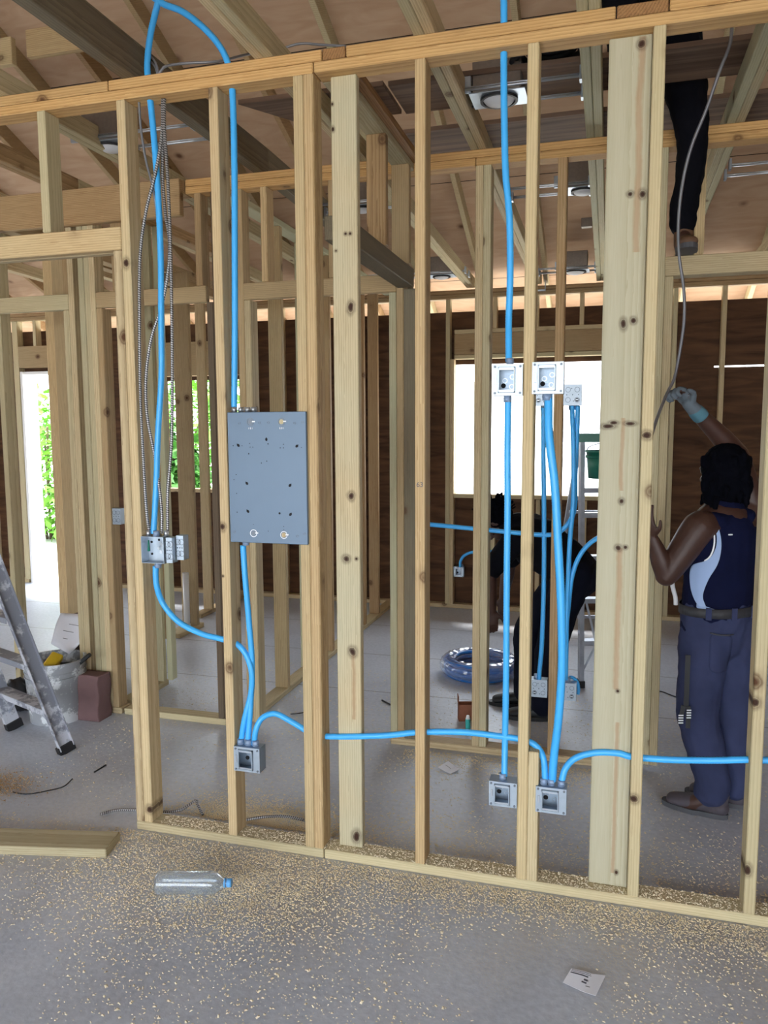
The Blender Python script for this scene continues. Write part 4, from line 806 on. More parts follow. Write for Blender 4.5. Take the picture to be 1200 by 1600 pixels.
def sheetmesh(name, pts, m, label, cat, th=.0015, sub=3):
    bm = bmesh.new(); g = 8; p = [Vector(q) for q in pts]; V = []
    for i in range(g+1):
        for j in range(g+1):
            a, b = i/g, j/g; q = (p[0]*(1-a)+p[1]*a)*(1-b)+(p[3]*(1-a)+p[2]*a)*b
            q.z += .018*math.sin(a*5+b*3)*math.sin(b*PI)*sub/3; V.append(bm.verts.new(q))
    for i in range(g):
        for j in range(g): bm.faces.new((V[i*(g+1)+j], V[(i+1)*(g+1)+j], V[(i+1)*(g+1)+j+1], V[i*(g+1)+j+1])).smooth = True
    o = obj(name, bm, m); md = o.modifiers.new('thick', 'SOLIDIFY'); md.thickness = th; return tag(o, label, cat)
o = sheetmesh('plan_sheets', [(-3.26, 1.16, .40), (-3.10, 1.12, .36), (-2.98, 1.32, .56), (-3.34, 1.36, .54)], 'paper', 'white drawing sheets propped behind the white bucket', 'paper', .004)
for k in range(3):
    bm = bmesh.new(); bar(bm, (-3.24+.02*k, 1.20+.03*k, .432+.035*k), (-3.16+.02*k, 1.19+.03*k, .428+.035*k), .003, .001, (0, 1, 1)); obj('printed_line', bm, 'ink', o)
t = thing('cardboard_box', 'dark brown cardboard box against the studs behind the bucket', 'box', (-3.20, 1.44, 0))
bm = bmesh.new(); box(bm, (-.16, -.08, 0), (.16, .14, .50)); bev(bm, .004); obj('carton', bm, 'card', t)
bm = bmesh.new(); box(bm, (.02, -.085, .49), (.18, -.075, .56), rot=Matrix.Rotation(.3, 3, 'X'), piv=(0, -.08, .49)); obj('flap', bm, 'card', t)
def blobby(name, c, r, m, label, cat, seed=1, amp=.15):
    bm = bmesh.new(); bmesh.ops.create_icosphere(bm, subdivisions=4, radius=1)
    for v in bm.verts:
        k = 1+amp*noise.noise(v.co*2.3+Vector((seed, 0, 0)))+amp*.5*noise.noise(v.co*6+Vector((0, seed, 0)))
        v.co = Vector((v.co.x*r[0]*k, v.co.y*r[1]*k, max(v.co.z, -.8)*r[2]*k))
    zmin = min(v.co.z for v in bm.verts); o = obj(name, bm, m, smooth=True); o.location = (c[0], c[1], c[2]-zmin); return tag(o, label, cat)
bm = bmesh.new(); box(bm, (-.11, -.06, 0), (.075, .06, .27)); bmesh.ops.subdivide_edges(bm, edges=list(bm.edges), cuts=6, use_grid_fill=True)
for v in bm.verts: v.co += Vector((noise.noise(v.co*9), noise.noise(v.co*9+Vector((5, 0, 0))), noise.noise(v.co*7)*.6))*.018*(v.co.z > .01)
bev(bm, .002); tag(obj('material_sack', bm, 'pink', smooth=True), 'dusty pink sack standing between bucket and stud cluster', 'sack').location = (-2.90, 1.07, 0)
blobby('dark_work_boot', (-3.42, 1.04, 0), (.10, .07, .11), 'black', 'dark boot-like bundle on the floor behind the left ladder', 'bundle', 8)
# red-brown carton and capped tube on the hall floor
t = thing('small_carton', 'small open red-brown carton beside the double stud', 'carton', (-.765, 1.62, 0), .3)
bm = bmesh.new()
for a, b in (((-.045, -.03, 0), (-.042, .03, .10)), ((.042, -.03, 0), (.045, .03, .10)), ((-.045, -.03, 0), (.045, -.027, .10)), ((-.045, .027, 0), (.045, .03, .10)), ((-.045, -.03, 0), (.045, .03, .003))): box(bm, a, b)
obj('carton_body', bm, 'redcard', t); bm = bmesh.new(); box(bm, (-.047, -.03, .10), (-.044, .03, .15)); obj('flap', bm, 'redcard', t)
t = thing('glue_bottle', 'little teal bottle with white cap beside the double stud', 'bottle', (-.722, 1.44, 0))
bm = bmesh.new(); cyl(bm, (0, 0, 0), (0, 0, .075), .014, seg=14); obj('bottle_body', bm, 'teal', t); bm = bmesh.new(); cyl(bm, (0, 0, .075), (0, 0, .095), .013, .008, seg=14); obj('cap', bm, 'whiteprint', t)
# coil of conduit in film
t = thing('conduit_coil', 'film-wrapped coil of blue conduit on the floor behind the double stud', 'coil', (-.82, 2.50, 0), .1)
bm = bmesh.new(); pts = []
for i in range(12*24):
    a = 2*PI*i/24; k = i/24; lay = int(k) % 4; row = int(k)//4
    r = .175+row*.028+.006*math.sin(k*7.1); pts.append((r*1.06*math.cos(a), r*math.sin(a), .018+lay*.028+.006*math.sin(a*2+k)))
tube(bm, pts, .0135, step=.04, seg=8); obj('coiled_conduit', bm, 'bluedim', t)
bm = bmesh.new(); NU, NV = 72, 16; V = []
for i in range(NU):
    a = 2*PI*i/NU
    for j in range(NV):
        b = 2*PI*j/NV; w = .007*noise.noise(Vector((math.cos(a)*9, math.sin(a)*9, b*3))); rr = .205+(.062+w)*math.cos(b); V.append(bm.verts.new((rr*1.06*math.cos(a), rr*math.sin(a), .066+(.062+w)*math.sin(b))))
for i in range(NU):
    for j in range(NV): bm.faces.new((V[i*NV+j], V[((i+1) % NU)*NV+j], V[((i+1) % NU)*NV+(j+1) % NV], V[i*NV+(j+1) % NV])).smooth = False
obj('shrink_film', bm, 'film', t)
# ================================================================ bottle and scraps in front
t = thing('water_bottle', 'empty clear plastic bottle with blue cap lying in the sawdust', 'bottle', (-1.435, -.352, .043), math.radians(15))
prof = [(-.135, .0), (-.134, .030), (-.128, .040)]
for k in range(9): x = -.118+k*.0165; prof += [(x, .0415), (x+.007, .0385)]
prof += [(.035, .0415), (.070, .041), (.090, .036), (.112, .018), (.118, .0125), (.134, .0125)]
bm = bmesh.new(); prv = None
for x, r in prof:
    r = max(r, .0005); cur = [bm.verts.new((x, r*math.cos(2*PI*k/28), r*math.sin(2*PI*k/28))) for k in range(28)]
    if prv:
        for k in range(28): bm.faces.new((prv[k], prv[(k+1) % 28], cur[(k+1) % 28], cur[k])).smooth = True
    prv = cur
obj('bottle_shell', bm, 'clear', t)
bm = bmesh.new(); cyl(bm, (.128, 0, 0), (.146, 0, 0), .0155, seg=20); cyl(bm, (.118, 0, 0), (.124, 0, 0), .0165, seg=20); obj('cap', bm, 'bluecap', t)
def scrap(cs, label, lines):
    """crumpled slip of paper: cs are its four corners on the floor, far left first, clockwise"""
    ctr = Vector((sum(c[0] for c in cs)/4, sum(c[1] for c in cs)/4, 0)); t = thing('paper_scrap', label, 'paper', (ctr.x, ctr.y, .001))
    P4 = [Vector((c[0], c[1], 0))-ctr for c in cs]
    def pos(a, b): q = (P4[0]*(1-a)+P4[1]*a)*(1-b)+(P4[3]*(1-a)+P4[2]*a)*b; q.z = .002+.010*abs(a-.60)*1.5*(1-.5*b)+.010*(1-b)*max(0, .5-abs(a-.4)); return q
    bm = bmesh.new(); g = 14; V = [[bm.verts.new(pos(i/g, j/g)) for j in range(g+1)] for i in range(g+1)]
    for i in range(g):
        for j in range(g): bm.faces.new((V[i][j], V[i][j+1], V[i+1][j+1], V[i+1][j]))
    bmesh.ops.recalc_face_normals(bm, faces=list(bm.faces)); o = obj('paper', bm, 'paper', t); md = o.modifiers.new('thick', 'SOLIDIFY'); md.thickness = .0006
    for a0, a1, b, wd in lines:
        bm = bmesh.new(); n = 8; R = []
        for k in range(n+1):
            a = a0+(a1-a0)*k/n; R.append([bm.verts.new(pos(a, b+s*wd)+Vector((0, 0, .0009))) for s in (-.5, .5)])
        for k in range(n): bm.faces.new((R[k][0], R[k][1], R[k+1][1], R[k+1][0]))
        obj('printed_line', bm, 'ink', t)
scrap([(-.071, -.405), (.034, -.402), (.005, -.498), (-.093, -.468)], 'torn white slip with dark printed lines on the slab, lower right', [(.04, .60, .06, .03), (.04, .62, .14, .03), (.04, .56, .24, .07), (.48, .62, .42, .10), (.45, .60, .56, .08), (.60, .74, .70, .03)])
scrap([(-.747, 1.0), (-.672, .935), (-.709, .873), (-.785, .927)], 'crumpled white slip on the hall floor behind the slim stud', [(.15, .6, .45, .03)])

# ================================================================ sawdust and shavings
def chips(name, n, place, label, m='chip', smin=.0012, smax=.0042):
    bm = bmesh.new(); rnd = random.Random(11)
    for _ in range(n):
        x, y, z = place(rnd); s = rnd.uniform(smin, smax)*rnd.choice((.6, 1, 1, 1.5)); a = rnd.uniform(0, PI); tl = rnd.uniform(-.6, .6)
        ca, sa = math.cos(a), math.sin(a); w = s*rnd.uniform(.3, .8); q = []
        for px, py in ((-s, -w), (s, -w), (s, w), (-s, w)): q.append(bm.verts.new((x+px*ca-py*sa, y+px*sa+py*ca, z+.0008+abs(tl)*s*.5+px*tl*.5)))
        top = bm.verts.new((x, y, z+.0015+s*.35+abs(tl)*s*.5))
        for i in range(4): bm.faces.new((q[i], q[(i+1) % 4], top))
        bm.faces.new(q[::-1])
    o = obj(name, bm, m); o['kind'] = 'stuff'; o['label'] = label; return o
def front_drift(r):
    while True:
        x = r.uniform(-2.0, 1.3); d = abs(r.gauss(0, 1))
        y = -.01-d*.10*(2.3 if x < -1.0 else 1.0)
        if x < -1.1 or r.random() < .8: return x, y, 0
def wide_scatter(r): 
    while True:
        x, y = r.uniform(-2.6, 1.5), -abs(r.gauss(0, .75))
        if y > -1.9 and noise.noise(Vector((x*1.6, y*1.6, 3))) > -.25*r.random(): return x, y-.02, 0
def behind(r): 
    x = r.uniform(-1.75, .9); return x, .10+abs(r.gauss(0, .22)), 0
def on_plate(r): return r.uniform(-1.8, .8), r.uniform(.004, .086), .038
def pile(r): return -1.30+r.gauss(0, .28), -.30+r.gauss(0, .16), 0
def pile2(r): return -1.42+r.gauss(0, .22), .17+abs(r.gauss(0, .10)), 0
def hall(r): return r.uniform(-2.8, 1.2), r.uniform(.2, 2.4), 0
def hallplate(r): return r.uniform(-1.0, .15), 1.12-abs(r.gauss(0, .12)), 0
chips('sawdust_heap', 2200, lambda r: (-2.80+r.gauss(0, .11), .17+r.gauss(0, .07), abs(r.gauss(0, .008))), 'small brown heap of sawdust at the left edge', 'sand')
chips('sawdust_drift', 16000, front_drift, 'pale wood chips drifted along the front bottom plate')
chips('sawdust_scatter', 12000, wide_scatter, 'loose wood chips scattered on the slab in front')
chips('sawdust_behind_plate', 5000, behind, 'wood chips on the hall floor behind the front plate')
chips('sawdust_on_plate', 4500, on_plate, 'sawdust lying on the front bottom plate', smax=.004)
chips('sawdust_by_bottle', 9000, pile, 'tan sawdust around the empty bottle')
chips('sawdust_under_panel', 8000, pile2, 'heaped sawdust behind the plate under the grey panel')
chips('sawdust_hall', 9000, hall, 'thin sprinkle of chips over the hall floor')
chips('sawdust_hall_plate', 4000, hallplate, 'wood chips along the hall wall bottom plate')

# ================================================================ outside
def leaves(name, n, c, r, m, label, ls=.07, cat='bush'):
    rnd = random.Random(len(name)+int(abs(c[0]*10))); t = thing(name, label, cat, (c[0], c[1], -.13)); bm = bmesh.new()
    for _ in range(n):
        while True:
            p = Vector((rnd.uniform(-1, 1), rnd.uniform(-1, 1), rnd.uniform(-1, 1)))
            if .35 < p.length < 1: break
        k = 1+.25*noise.noise(p*3); q = Vector((p.x*r[0]*k, p.y*r[1]*k, r[2]+p.z*r[2]*k)); s = ls*rnd.uniform(.6, 1.4)
        d = Vector((rnd.uniform(-1, 1), rnd.uniform(-1, 1), rnd.uniform(-.8, .3))).normalized(); sd = d.cross(Vector((rnd.uniform(-1, 1), rnd.uniform(-1, 1), 1))).normalized()*s*.22
        a, b, cc, dd = q, q+d*s*.5+sd, q+d*s, q+d*s*.5-sd
        vs = [bm.verts.new(v) for v in (a, b, cc, dd)]; bm.faces.new(vs)
    obj('foliage', bm, m, t)
    bm = bmesh.new()
    for k in range(6):
        a = k*1.05; tube(bm, [(.06*math.cos(a), .06*math.sin(a), 0), (.2*r[0]*math.cos(a), .2*r[1]*math.sin(a), r[2]*.8), (.6*r[0]*math.cos(a), .6*r[1]*math.sin(a), r[2]*1.5)], .02, step=.2, seg=6)
    obj('stem', bm, 'stem', t)
leaves('garden_bush', 4200, (-9.0, 8.2), (1.5, 1.0, 1.25), 'leafm', 'leafy green bush outside the far left doorway', .16)
leaves('garden_bush', 3200, (-7.6, 9.0), (1.0, .9, 1.0), 'leafd', 'darker strappy bush low outside the far left doorway', .26)
leaves('garden_tree', 5200, (-8.0, 10.6), (2.1, 1.3, 1.9), 'leafm', 'sunlit tree crown seen through the foliage window', .2, 'tree')
t = thing('neighbour_house', 'washed-out white house across the yard beyond the rear window', 'house', (-1.0, 18.0, -.13))
bm = bmesh.new(); box(bm, (-4, 0, 0), (4, 6, 3.1)); obj('wall', bm, 'stucco', t)
bm = bmesh.new(); vs = [bm.verts.new(v) for v in ((-4.4, -.5, 3.0), (4.4, -.5, 3.0), (4.4, 6.5, 3.0), (-4.4, 6.5, 3.0), (-3, 3, 4.6), (3, 3, 4.6))]
for q in ((0, 1, 5, 4), (1, 2, 5), (2, 3, 4, 5), (3, 0, 4), (3, 2, 1, 0)): bm.faces.new([vs[i] for i in q])
obj('roof', bm, 'shingle', t)
for x in (-.35, .15, .65):
    bm = bmesh.new(); box(bm, (x, -.05, .75), (x+.42, 0, 2.1)); f = obj('window', bm, 'whiteprint', t)
    bm = bmesh.new()
    for i in range(2):
        for j in range(4): box(bm, (x+.03+i*.19, -.06, .80+j*.32), (x+.20+i*.19, -.045, 1.07+j*.32))
    obj('panes', bm, 'pane', f)

# ================================================================ people
def limb(bm, pts, rad, seg=18, side=(1, 0, 0), sub=4):
    """closed tapering limb: elliptical sections (r along side, r across) through the joints, rounded ends"""
    R_ = [r if isinstance(r, tuple) else (r, r) for r in rad]; P = [Vector(p) for p in pts]; Q, W = [], []
    for i in range(len(P)-1):
        a, b, c, d = P[max(i-1, 0)], P[i], P[i+1], P[min(i+2, len(P)-1)]
        for k in range(sub):
            t = k/sub; Q.append(.5*((2*b)+(c-a)*t+(2*a-5*b+4*c-d)*t*t+(3*b-a-3*c+d)*t**3)); W.append(tuple(R_[i][j]*(1-t)+R_[i+1][j]*t for j in (0, 1)))
    Q.append(P[-1]); W.append(R_[-1]); rows = []
    t0, t1 = (Q[0]-Q[1]).normalized(), (Q[-1]-Q[-2]).normalized()
    full = [(Q[0]+t0*min(W[0])*math.sin(a), tuple(w*math.cos(a) for w in W[0])) for a in (1.35, 1.0, .55)]+list(zip(Q, W))+[(Q[-1]+t1*min(W[-1])*math.sin(a), tuple(w*math.cos(a) for w in W[-1])) for a in (.55, 1.0, 1.35)]
    n = len(full)
    for i, (q, w) in enumerate(full):
        t = (full[min(i+1, n-1)][0]-full[max(i-1, 0)][0]).normalized(); s = Vector(side); s = (s-t*s.dot(t)).normalized(); f = t.cross(s)
        rows.append([bm.verts.new(q+s*math.cos(2*PI*k/seg)*w[0]+f*math.sin(2*PI*k/seg)*w[1]) for k in range(seg)])
    for i in range(n-1):
        for k in range(seg): bm.faces.new((rows[i][k], rows[i][(k+1) % seg], rows[i+1][(k+1) % seg], rows[i+1][k]))
    bm.faces.new(rows[0][::-1]); bm.faces.new(rows[-1])
def ball(bm, c, r, rot=None):
    g = bmesh.ops.create_icosphere(bm, subdivisions=3, radius=1); mt = (rot or Matrix.Identity(3))
    for v in g['verts']: v.co = Vector(c)+mt @ Vector((v.co.x*r[0], v.co.y*r[1], v.co.z*r[2]))
def fuse(name, bm, m, parent, voxel=.006, smooth=4, wrinkle=0, ws=.08):
    """weld overlapping closed pieces into one continuous skin"""
    bmesh.ops.recalc_face_normals(bm, faces=list(bm.faces)); o = obj(name, bm, m, parent, smooth=True)
    r = o.modifiers.new('weld', 'REMESH'); r.mode = 'VOXEL'; r.voxel_size = voxel; r.use_smooth_shade = True
    s = o.modifiers.new('soften', 'SMOOTH'); s.factor = .5; s.iterations = smooth
    if wrinkle:
        tx = bpy.data.textures.new(name+'_folds', 'CLOUDS'); tx.noise_scale = ws; d = o.modifiers.new('folds', 'DISPLACE'); d.texture = tx; d.strength = wrinkle; d.mid_level = .5
    return o
def hand(bm, wrist, palm_dir, across, curl, length=.175, thumb_side=1, r=.0085):
    """palm plus five unequal bent fingers; curl turns the fingers towards the palm normal"""
    w = Vector(wrist); f = Vector(palm_dir).normalized(); a = Vector(across); a = (a-f*a.dot(f)).normalized(); nrm = f.cross(a).normalized(); pl = length*.52
    limb(bm, [w, w+f*pl*.5, w+f*pl*.92], [(.026, .017), (.039, .016), (.040, .014)], side=a, seg=14)
    for i, (k, l) in enumerate(((-.030, .80), (-.010, .95), (.011, 1.0), (.031, .90))):
        l *= length*.46; p = w+f*pl*.86+a*k*-thumb_side; d = f.copy(); pts = [p]
        for j, sg in enumerate((.42, .33, .25)):
            d = (Matrix.Rotation(curl*(.7+.25*j), 3, a) @ d); p = p+d*l*sg; pts.append(p)
        limb(bm, pts, [r*1.06, r, r*.93, r*.8], side=a, seg=10, sub=2)
    b = w+f*pl*.28+a*thumb_side*.030; d = (f*.62+a*thumb_side*.75).normalized(); d2 = (Matrix.Rotation(curl*.6, 3, a) @ (f*.9+a*thumb_side*.25)).normalized()
    limb(bm, [w+f*pl*.12+a*thumb_side*.014, b+d*.012, b+d*.038, b+d*.038+d2*.030], [r*1.5, r*1.45, r*1.15, r*.85], side=a, seg=10, sub=2)
def face(bm, c, fwd, s=1., upv=(0, 0, 1)):
    """skull with jaw, nose, brows, lips and ears; fwd is where the face looks"""
    c = Vector(c); f = Vector(fwd).normalized(); u = Vector(upv); u = (u-f*u.dot(f)).normalized(); x = f.cross(u); R_ = Matrix((x, f, u)).transposed()
    g = lambda a, b, z: c+R_ @ Vector((a*s, b*s, z*s))
    ball(bm, g(0, -.010, .022), (.074*s, .094*s, .088*s), R_); ball(bm, g(0, .020, -.045), (.056*s, .066*s, .062*s), R_); ball(bm, g(0, .045, -.085), (.030*s, .030*s, .022*s), R_)
    ball(bm, g(0, .092, -.018), (.016*s, .020*s, .013*s), R_); limb(bm, [g(0, .084, .018), g(0, .095, -.012)], [.009*s, .012*s], seg=8)
    ball(bm, g(0, .079, -.055), (.026*s, .014*s, .009*s), R_); ball(bm, g(0, .079, -.066), (.022*s, .013*s, .008*s), R_)
    for k in (-1, 1):
        ball(bm, g(.030*k, .076, .034), (.022*s, .012*s, .008*s), R_); ball(bm, g(.045*k, .058, -.018), (.022*s, .020*s, .016*s), R_); ball(bm, g(.076*k, -.004, -.008), (.009*s, .020*s, .032*s), R_)
    return g, R_
def shoe(par, heel, toe, m='shoe', sole='sole', h=.085, w=.048, name='shoe'):
    h0, t0 = Vector(heel), Vector(toe); d = (t0-h0).normalized(); L_ = (t0-h0).length; s = Vector((-d.y, d.x, 0))
    bm = bmesh.new(); z = Vector((0, 0, 1))
    limb(bm, [h0+d*.035+z*.045, h0+d*L_*.35+z*.048, h0+d*L_*.62+z*.040, h0+d*(L_-.045)+z*.034], [(w*.78, .038), (w*.80, .040), (w*1.02, .032), (w*.86, .024)], side=s)
    limb(bm, [h0+d*.055+z*.05, h0+d*.05+z*h*1.25], [(.043, .045), (.046, .052)], side=s)
    sh = fuse(name, bm, m, par, .004, 3)
    bm = bmesh.new(); N_ = 28; rows = []
    for zz in (0, .022):
        r = []
        for k in range(N_):
            a = 2*PI*k/N_; cx = L_/2*math.cos(a); ww = w*(1.02 if cx > 0 else .82)*abs(math.sin(a))**.8*math.copysign(1, math.sin(a)); r.append(bm.verts.new(h0+d*(L_/2+cx)+s*ww+z*zz))
        rows.append(r)
    for k in range(N_): bm.faces.new((rows[0][k], rows[0][(k+1) % N_], rows[1][(k+1) % N_], rows[1][k]))
    bm.faces.new(rows[0][::-1]); bm.faces.new(rows[1]); bmesh.ops.recalc_face_normals(bm, faces=list(bm.faces)); obj('sole', bm, sole, sh, smooth=False)
    return sh

# ---- standing worker, seen from behind: right arm raised with the cable, left arm bent to the stud
p1 = thing('person', 'worker in navy sleeveless jersey and slate trousers, seen from behind reaching up a cable', 'person', (0, 0, 0))
SD = Vector((.80, .60, 0)); FD = Vector((-.60, .80, 0))      # across the shoulders, and the way the body faces
NK = Vector((.490, .86, 1.385)); HD = Vector((.482, .88, 1.515))
LS, RS = Vector((.375, .73, 1.285)), Vector((.615, .93, 1.335))
LE, LW = Vector((.250, .685, 1.085)), Vector((.185, .66, 1.245))
RE, RW = Vector((.545, .93, 1.585)), Vector((.335, .80, 1.790))
bm = bmesh.new()
limb(bm, [(.475, .84, .86), (.475, .84, 1.00), (.48, .845, 1.16), (.487, .85, 1.29), (.492, .86, 1.36)], [(.150, .105), (.140, .10), (.165, .11), (.165, .10), (.10, .07)], side=SD)
limb(bm, [(.492, .862, 1.33), HD-Vector((0, 0, .06))], [.058, .054])
g1, _ = face(bm, HD, (-.80, .60, .25))
limb(bm, [LS+SD*.04, LS, LS.lerp(LE, .5), LE], [(.062, .062), (.070, .068), (.061, .062), (.048, .048)], side=FD)
limb(bm, [LE, LE.lerp(LW, .35), LW], [(.046, .046), (.046, .042), (.028, .024)], side=FD)
hand(bm, LW, (-.28, -.22, .93), (-.6, .6, 0), .25, .175, -1)
limb(bm, [RS-SD*.03, RS, RS.lerp(RE, .5), RE], [(.056, .056), (.060, .060), (.053, .053), (.043, .043)], side=FD)
limb(bm, [RE, RE.lerp(RW, .35), RW], [(.043, .043), (.046, .044), (.029, .025)], side=FD)
hand(bm, RW, (-.62, -.12, .78), (.5, -.75, .3), 1.15, .17, 1)
LH, RH = Vector((.425, .80, .88)), Vector((.535, .88, .88)); LK, RK = Vector((.405, .785, .48)), Vector((.560, .90, .49)); LA, RA = Vector((.475, .79, .09)), Vector((.585, .90, .09))
for h_, k_, a_ in ((LH, LK, LA), (RH, RK, RA)):
    limb(bm, [h_, h_.lerp(k_, .5), k_, k_.lerp(a_, .35), a_], [.085, .078, .058, .055, .038], side=SD)
limb(bm, [LA, (.40, .80, .04), (.33, .825, .03)], [.036, .034, .025], side=(0, 1, 0)); limb(bm, [RA, (.50, .925, .04), (.44, .945, .03)], [.036, .034, .025], side=(0, 1, 0))
fuse('body', bm, 'skin', p1, .006, 2)
bm = bmesh.new(); limb(bm, [(.470, .835, .83), (.474, .838, .93), (.475, .84, 1.03), (.482, .845, 1.16), (.487, .85, 1.27), (.490, .855, 1.345)], [(.168, .120), (.165, .120), (.160, .118), (.176, .122), (.165, .112), (.105, .075)], side=SD)
limb(bm, [(.490, .85, 1.30), LS+SD*.055+Vector((0, 0, .03))], [(.05, .08), (.036, .075)], side=(0, 0, 1)); limb(bm, [(.490, .85, 1.29), RS-SD*.06+Vector((0, 0, -.01))], [(.05, .08), (.036, .075)], side=(0, 0, 1))
shirt = fuse('jersey', bm, 'navy', p1, .006, 4, .012, .09)
def stuck(name, quads, m, target, off=.004, parent=None, label=None):
    """cloth panel projected along the view side onto the jersey surface"""
    bm = bmesh.new(); L_ = []
    for (ax, az), (bx, bz) in quads: L_.append([bm.verts.new((ax*(1-t/4)+bx*t/4, .45, az*(1-t/4)+bz*t/4)) for t in range(5)])
    for i in range(len(L_)-1):
        for k in range(4): bm.faces.new((L_[i][k], L_[i][k+1], L_[i+1][k+1], L_[i+1][k]))
    o = obj(name, bm, m, parent, smooth=True)
    sb = o.modifiers.new('sub', 'SUBSURF'); sb.levels = sb.render_levels = 2
    w = o.modifiers.new('lay', 'SHRINKWRAP'); w.wrap_method = 'PROJECT'; w.use_project_x = False; w.use_project_y = True; w.use_project_z = False; w.use_positive_direction = True; w.use_negative_direction = False; w.target = target; w.offset = off
    s = o.modifiers.new('thick', 'SOLIDIFY'); s.thickness = .002
    if label: o['label'] = label
    return o
stuck('side_panel', [((.405, 1.340), (.417, 1.340)), ((.436, 1.295), (.449, 1.295)), ((.447, 1.24), (.463, 1.24)), ((.440, 1.19), (.463, 1.185)), ((.408, 1.142), (.450, 1.13)), ((.350, 1.135), (.425, 1.09)), ((.345, 1.08), (.410, 1.05)), ((.352, 1.02), (.395, 1.0)), ((.365, .98), (.402, .975)), ((.385, .95), (.415, .95))], 'paleblue', shirt, .004, shirt, 'pale blue mesh side panel')
stuck('side_stripe', [((.375, .965), (.375, .945)), ((.41, .957), (.41, .934)), ((.445, .945), (.45, .924)), ((.470, .932), (.470, .916))], 'paleblue', shirt, .005, shirt, 'pale blue hem stripe')
stuck('collar_tag', [((.490, 1.262), (.490, 1.256)), ((.507, 1.262), (.507, 1.256))], 'whiteprint', shirt, .005, shirt, 'small white neck tag')
stuck('armhole_trim', [((.412, 1.318), (.418, 1.315)), ((.424, 1.29), (.430, 1.289)), ((.434, 1.24), (.440, 1.24)), ((.428, 1.19), (.434, 1.188)), ((.412, 1.160), (.416, 1.155)), ((.398, 1.152), (.398, 1.146))], 'whiteprint', shirt, .006, shirt, 'thin white armhole edging')
bm = bmesh.new()
limb(bm, [(.472, .837, .95), (.472, .838, .88), (.475, .84, .80)], [(.160, .118), (.168, .128), (.150, .12)], side=SD)
for h_, k_, a_, sg in ((LH, LK, LA, -1), (RH, RK, RA, 1)):
    limb(bm, [h_+Vector((0, 0, -.02)), h_.lerp(k_, .5), k_, k_.lerp(a_, .4), a_+Vector((0, 0, .08)), a_+Vector((-.005, 0, .015))], [(.105, .112), (.098, .10), (.088, .088), (.084, .086), (.072, .078), (.066, .075)], side=SD)
tr = fuse('trousers', bm, 'trousers', p1, .006, 3, .022, .10)
bm = bmesh.new(); N_ = 40
for k in range(N_):
    a0, a1 = 2*PI*k/N_, 2*PI*(k+1)/N_
    q = [Vector((.472, .838, z))+SD*math.cos(a)*.170+FD*math.sin(a)*.128 for a, z in ((a0, .905), (a1, .905), (a1, .945), (a0, .945))]; q2 = [v+(v-Vector((.472, .838, v.z))).normalized()*.004 for v in q]
    vs = [bm.verts.new(v) for v in q+q2]
    for f in ((4, 5, 6, 7), (0, 1, 5, 4), (3, 7, 6, 2)): bm.faces.new([vs[i] for i in f])
obj('belt', bm, 'belt', p1, smooth=True)
for a in (-1.1, -1.75, -2.4):
    c = Vector((.472, .838, .925))+SD*math.cos(a)*.176+FD*math.sin(a)*.134; bm = bmesh.new(); box(bm, (-.012, -.003, -.026), (.012, .003, .026)); bev(bm, .001); o = obj('belt_loop', bm, 'trousers', tr); o.location = c; o.rotation_euler = (0, 0, math.atan2((c-Vector((.472, .838, 0))).y, (c-Vector((.472, .838, 0))).x)+PI/2)
stuck('back_pocket', [((.432, .845), (.432, .68)), ((.47, .840), (.47, .665)), ((.525, .835), (.520, .67))], 'trousers', tr, .004, tr)
stuck('pocket_seam', [((.430, .848), (.430, .842)), ((.47, .838), (.47, .832)), ((.527, .840), (.527, .834))], 'belt', tr, .006, tr)
shoe(p1, (.545, .765, 0), (.275, .855, 0)); shoe(p1, (.640, .885, 0), (.385, .985, 0))
bm = bmesh.new(); hc = Vector((.487, .855, 1.53)); ball(bm, hc, (.100, .112, .108)); ball(bm, (.492, .845, 1.455), (.106, .095, .085))
limb(bm, [(.45, .83, 1.46), (.425, .80, 1.405)], [.055, .035]); limb(bm, [(.54, .85, 1.46), (.555, .85, 1.41)], [.05, .035])
for k in range(46):
    a = random.uniform(0, 2*PI); zz = random.uniform(-.12, .09); rr = .092+.014*random.random(); q = Vector((.490+rr*math.cos(a), .848+rr*math.sin(a), 1.51+zz))
    if (q-HD).dot(Vector((-.80, .60, .2))) > .055: continue
    limb(bm, [q, q+Vector((.006*math.cos(a), .006*math.sin(a), -.035))], [.013, .008], seg=8, sub=2)
fuse('hair', bm, 'hair', p1, .006, 1, .008, .02)
bm = bmesh.new(); hand(bm, RW, (-.62, -.12, .78), (.5, -.75, .3), 1.15, .178, 1, r=.0105); d = (RW-RE).normalized(); limb(bm, [RW-d*.055, RW-d*.01, RW+d*.02], [(.036, .033), (.033, .028), (.032, .024)], side=FD)
gl = fuse('glove', bm, 'glove', p1, .0035, 2); gl['label'] = 'grey work glove with teal cuff'
bm = bmesh.new(); limb(bm, [RW-d*.060, RW-d*.030], [(.0375, .0345), (.0365, .0325)], side=FD); fuse('glove_cuff', bm, 'cuff', gl, .004, 1)
t = thing('key_strap', 'black and white strap with clip hanging at the worker\'s left thigh', 'strap', (.345, .665, .50))
bm = bmesh.new(); bar(bm, (0, 0, .25), (0, 0, .02), .020, .006, (1, 0, 0)); obj('strap', bm, 'black', t)
bm = bmesh.new(); bar(bm, (-.01, -.004, .03), (-.024, -.006, -.05), .018, .006, (1, 0, 0)); bar(bm, (.008, -.004, .03), (.010, -.006, -.065), .018, .008, (1, 0, 0)); obj('clip', bm, 'black', t)
bm = bmesh.new()
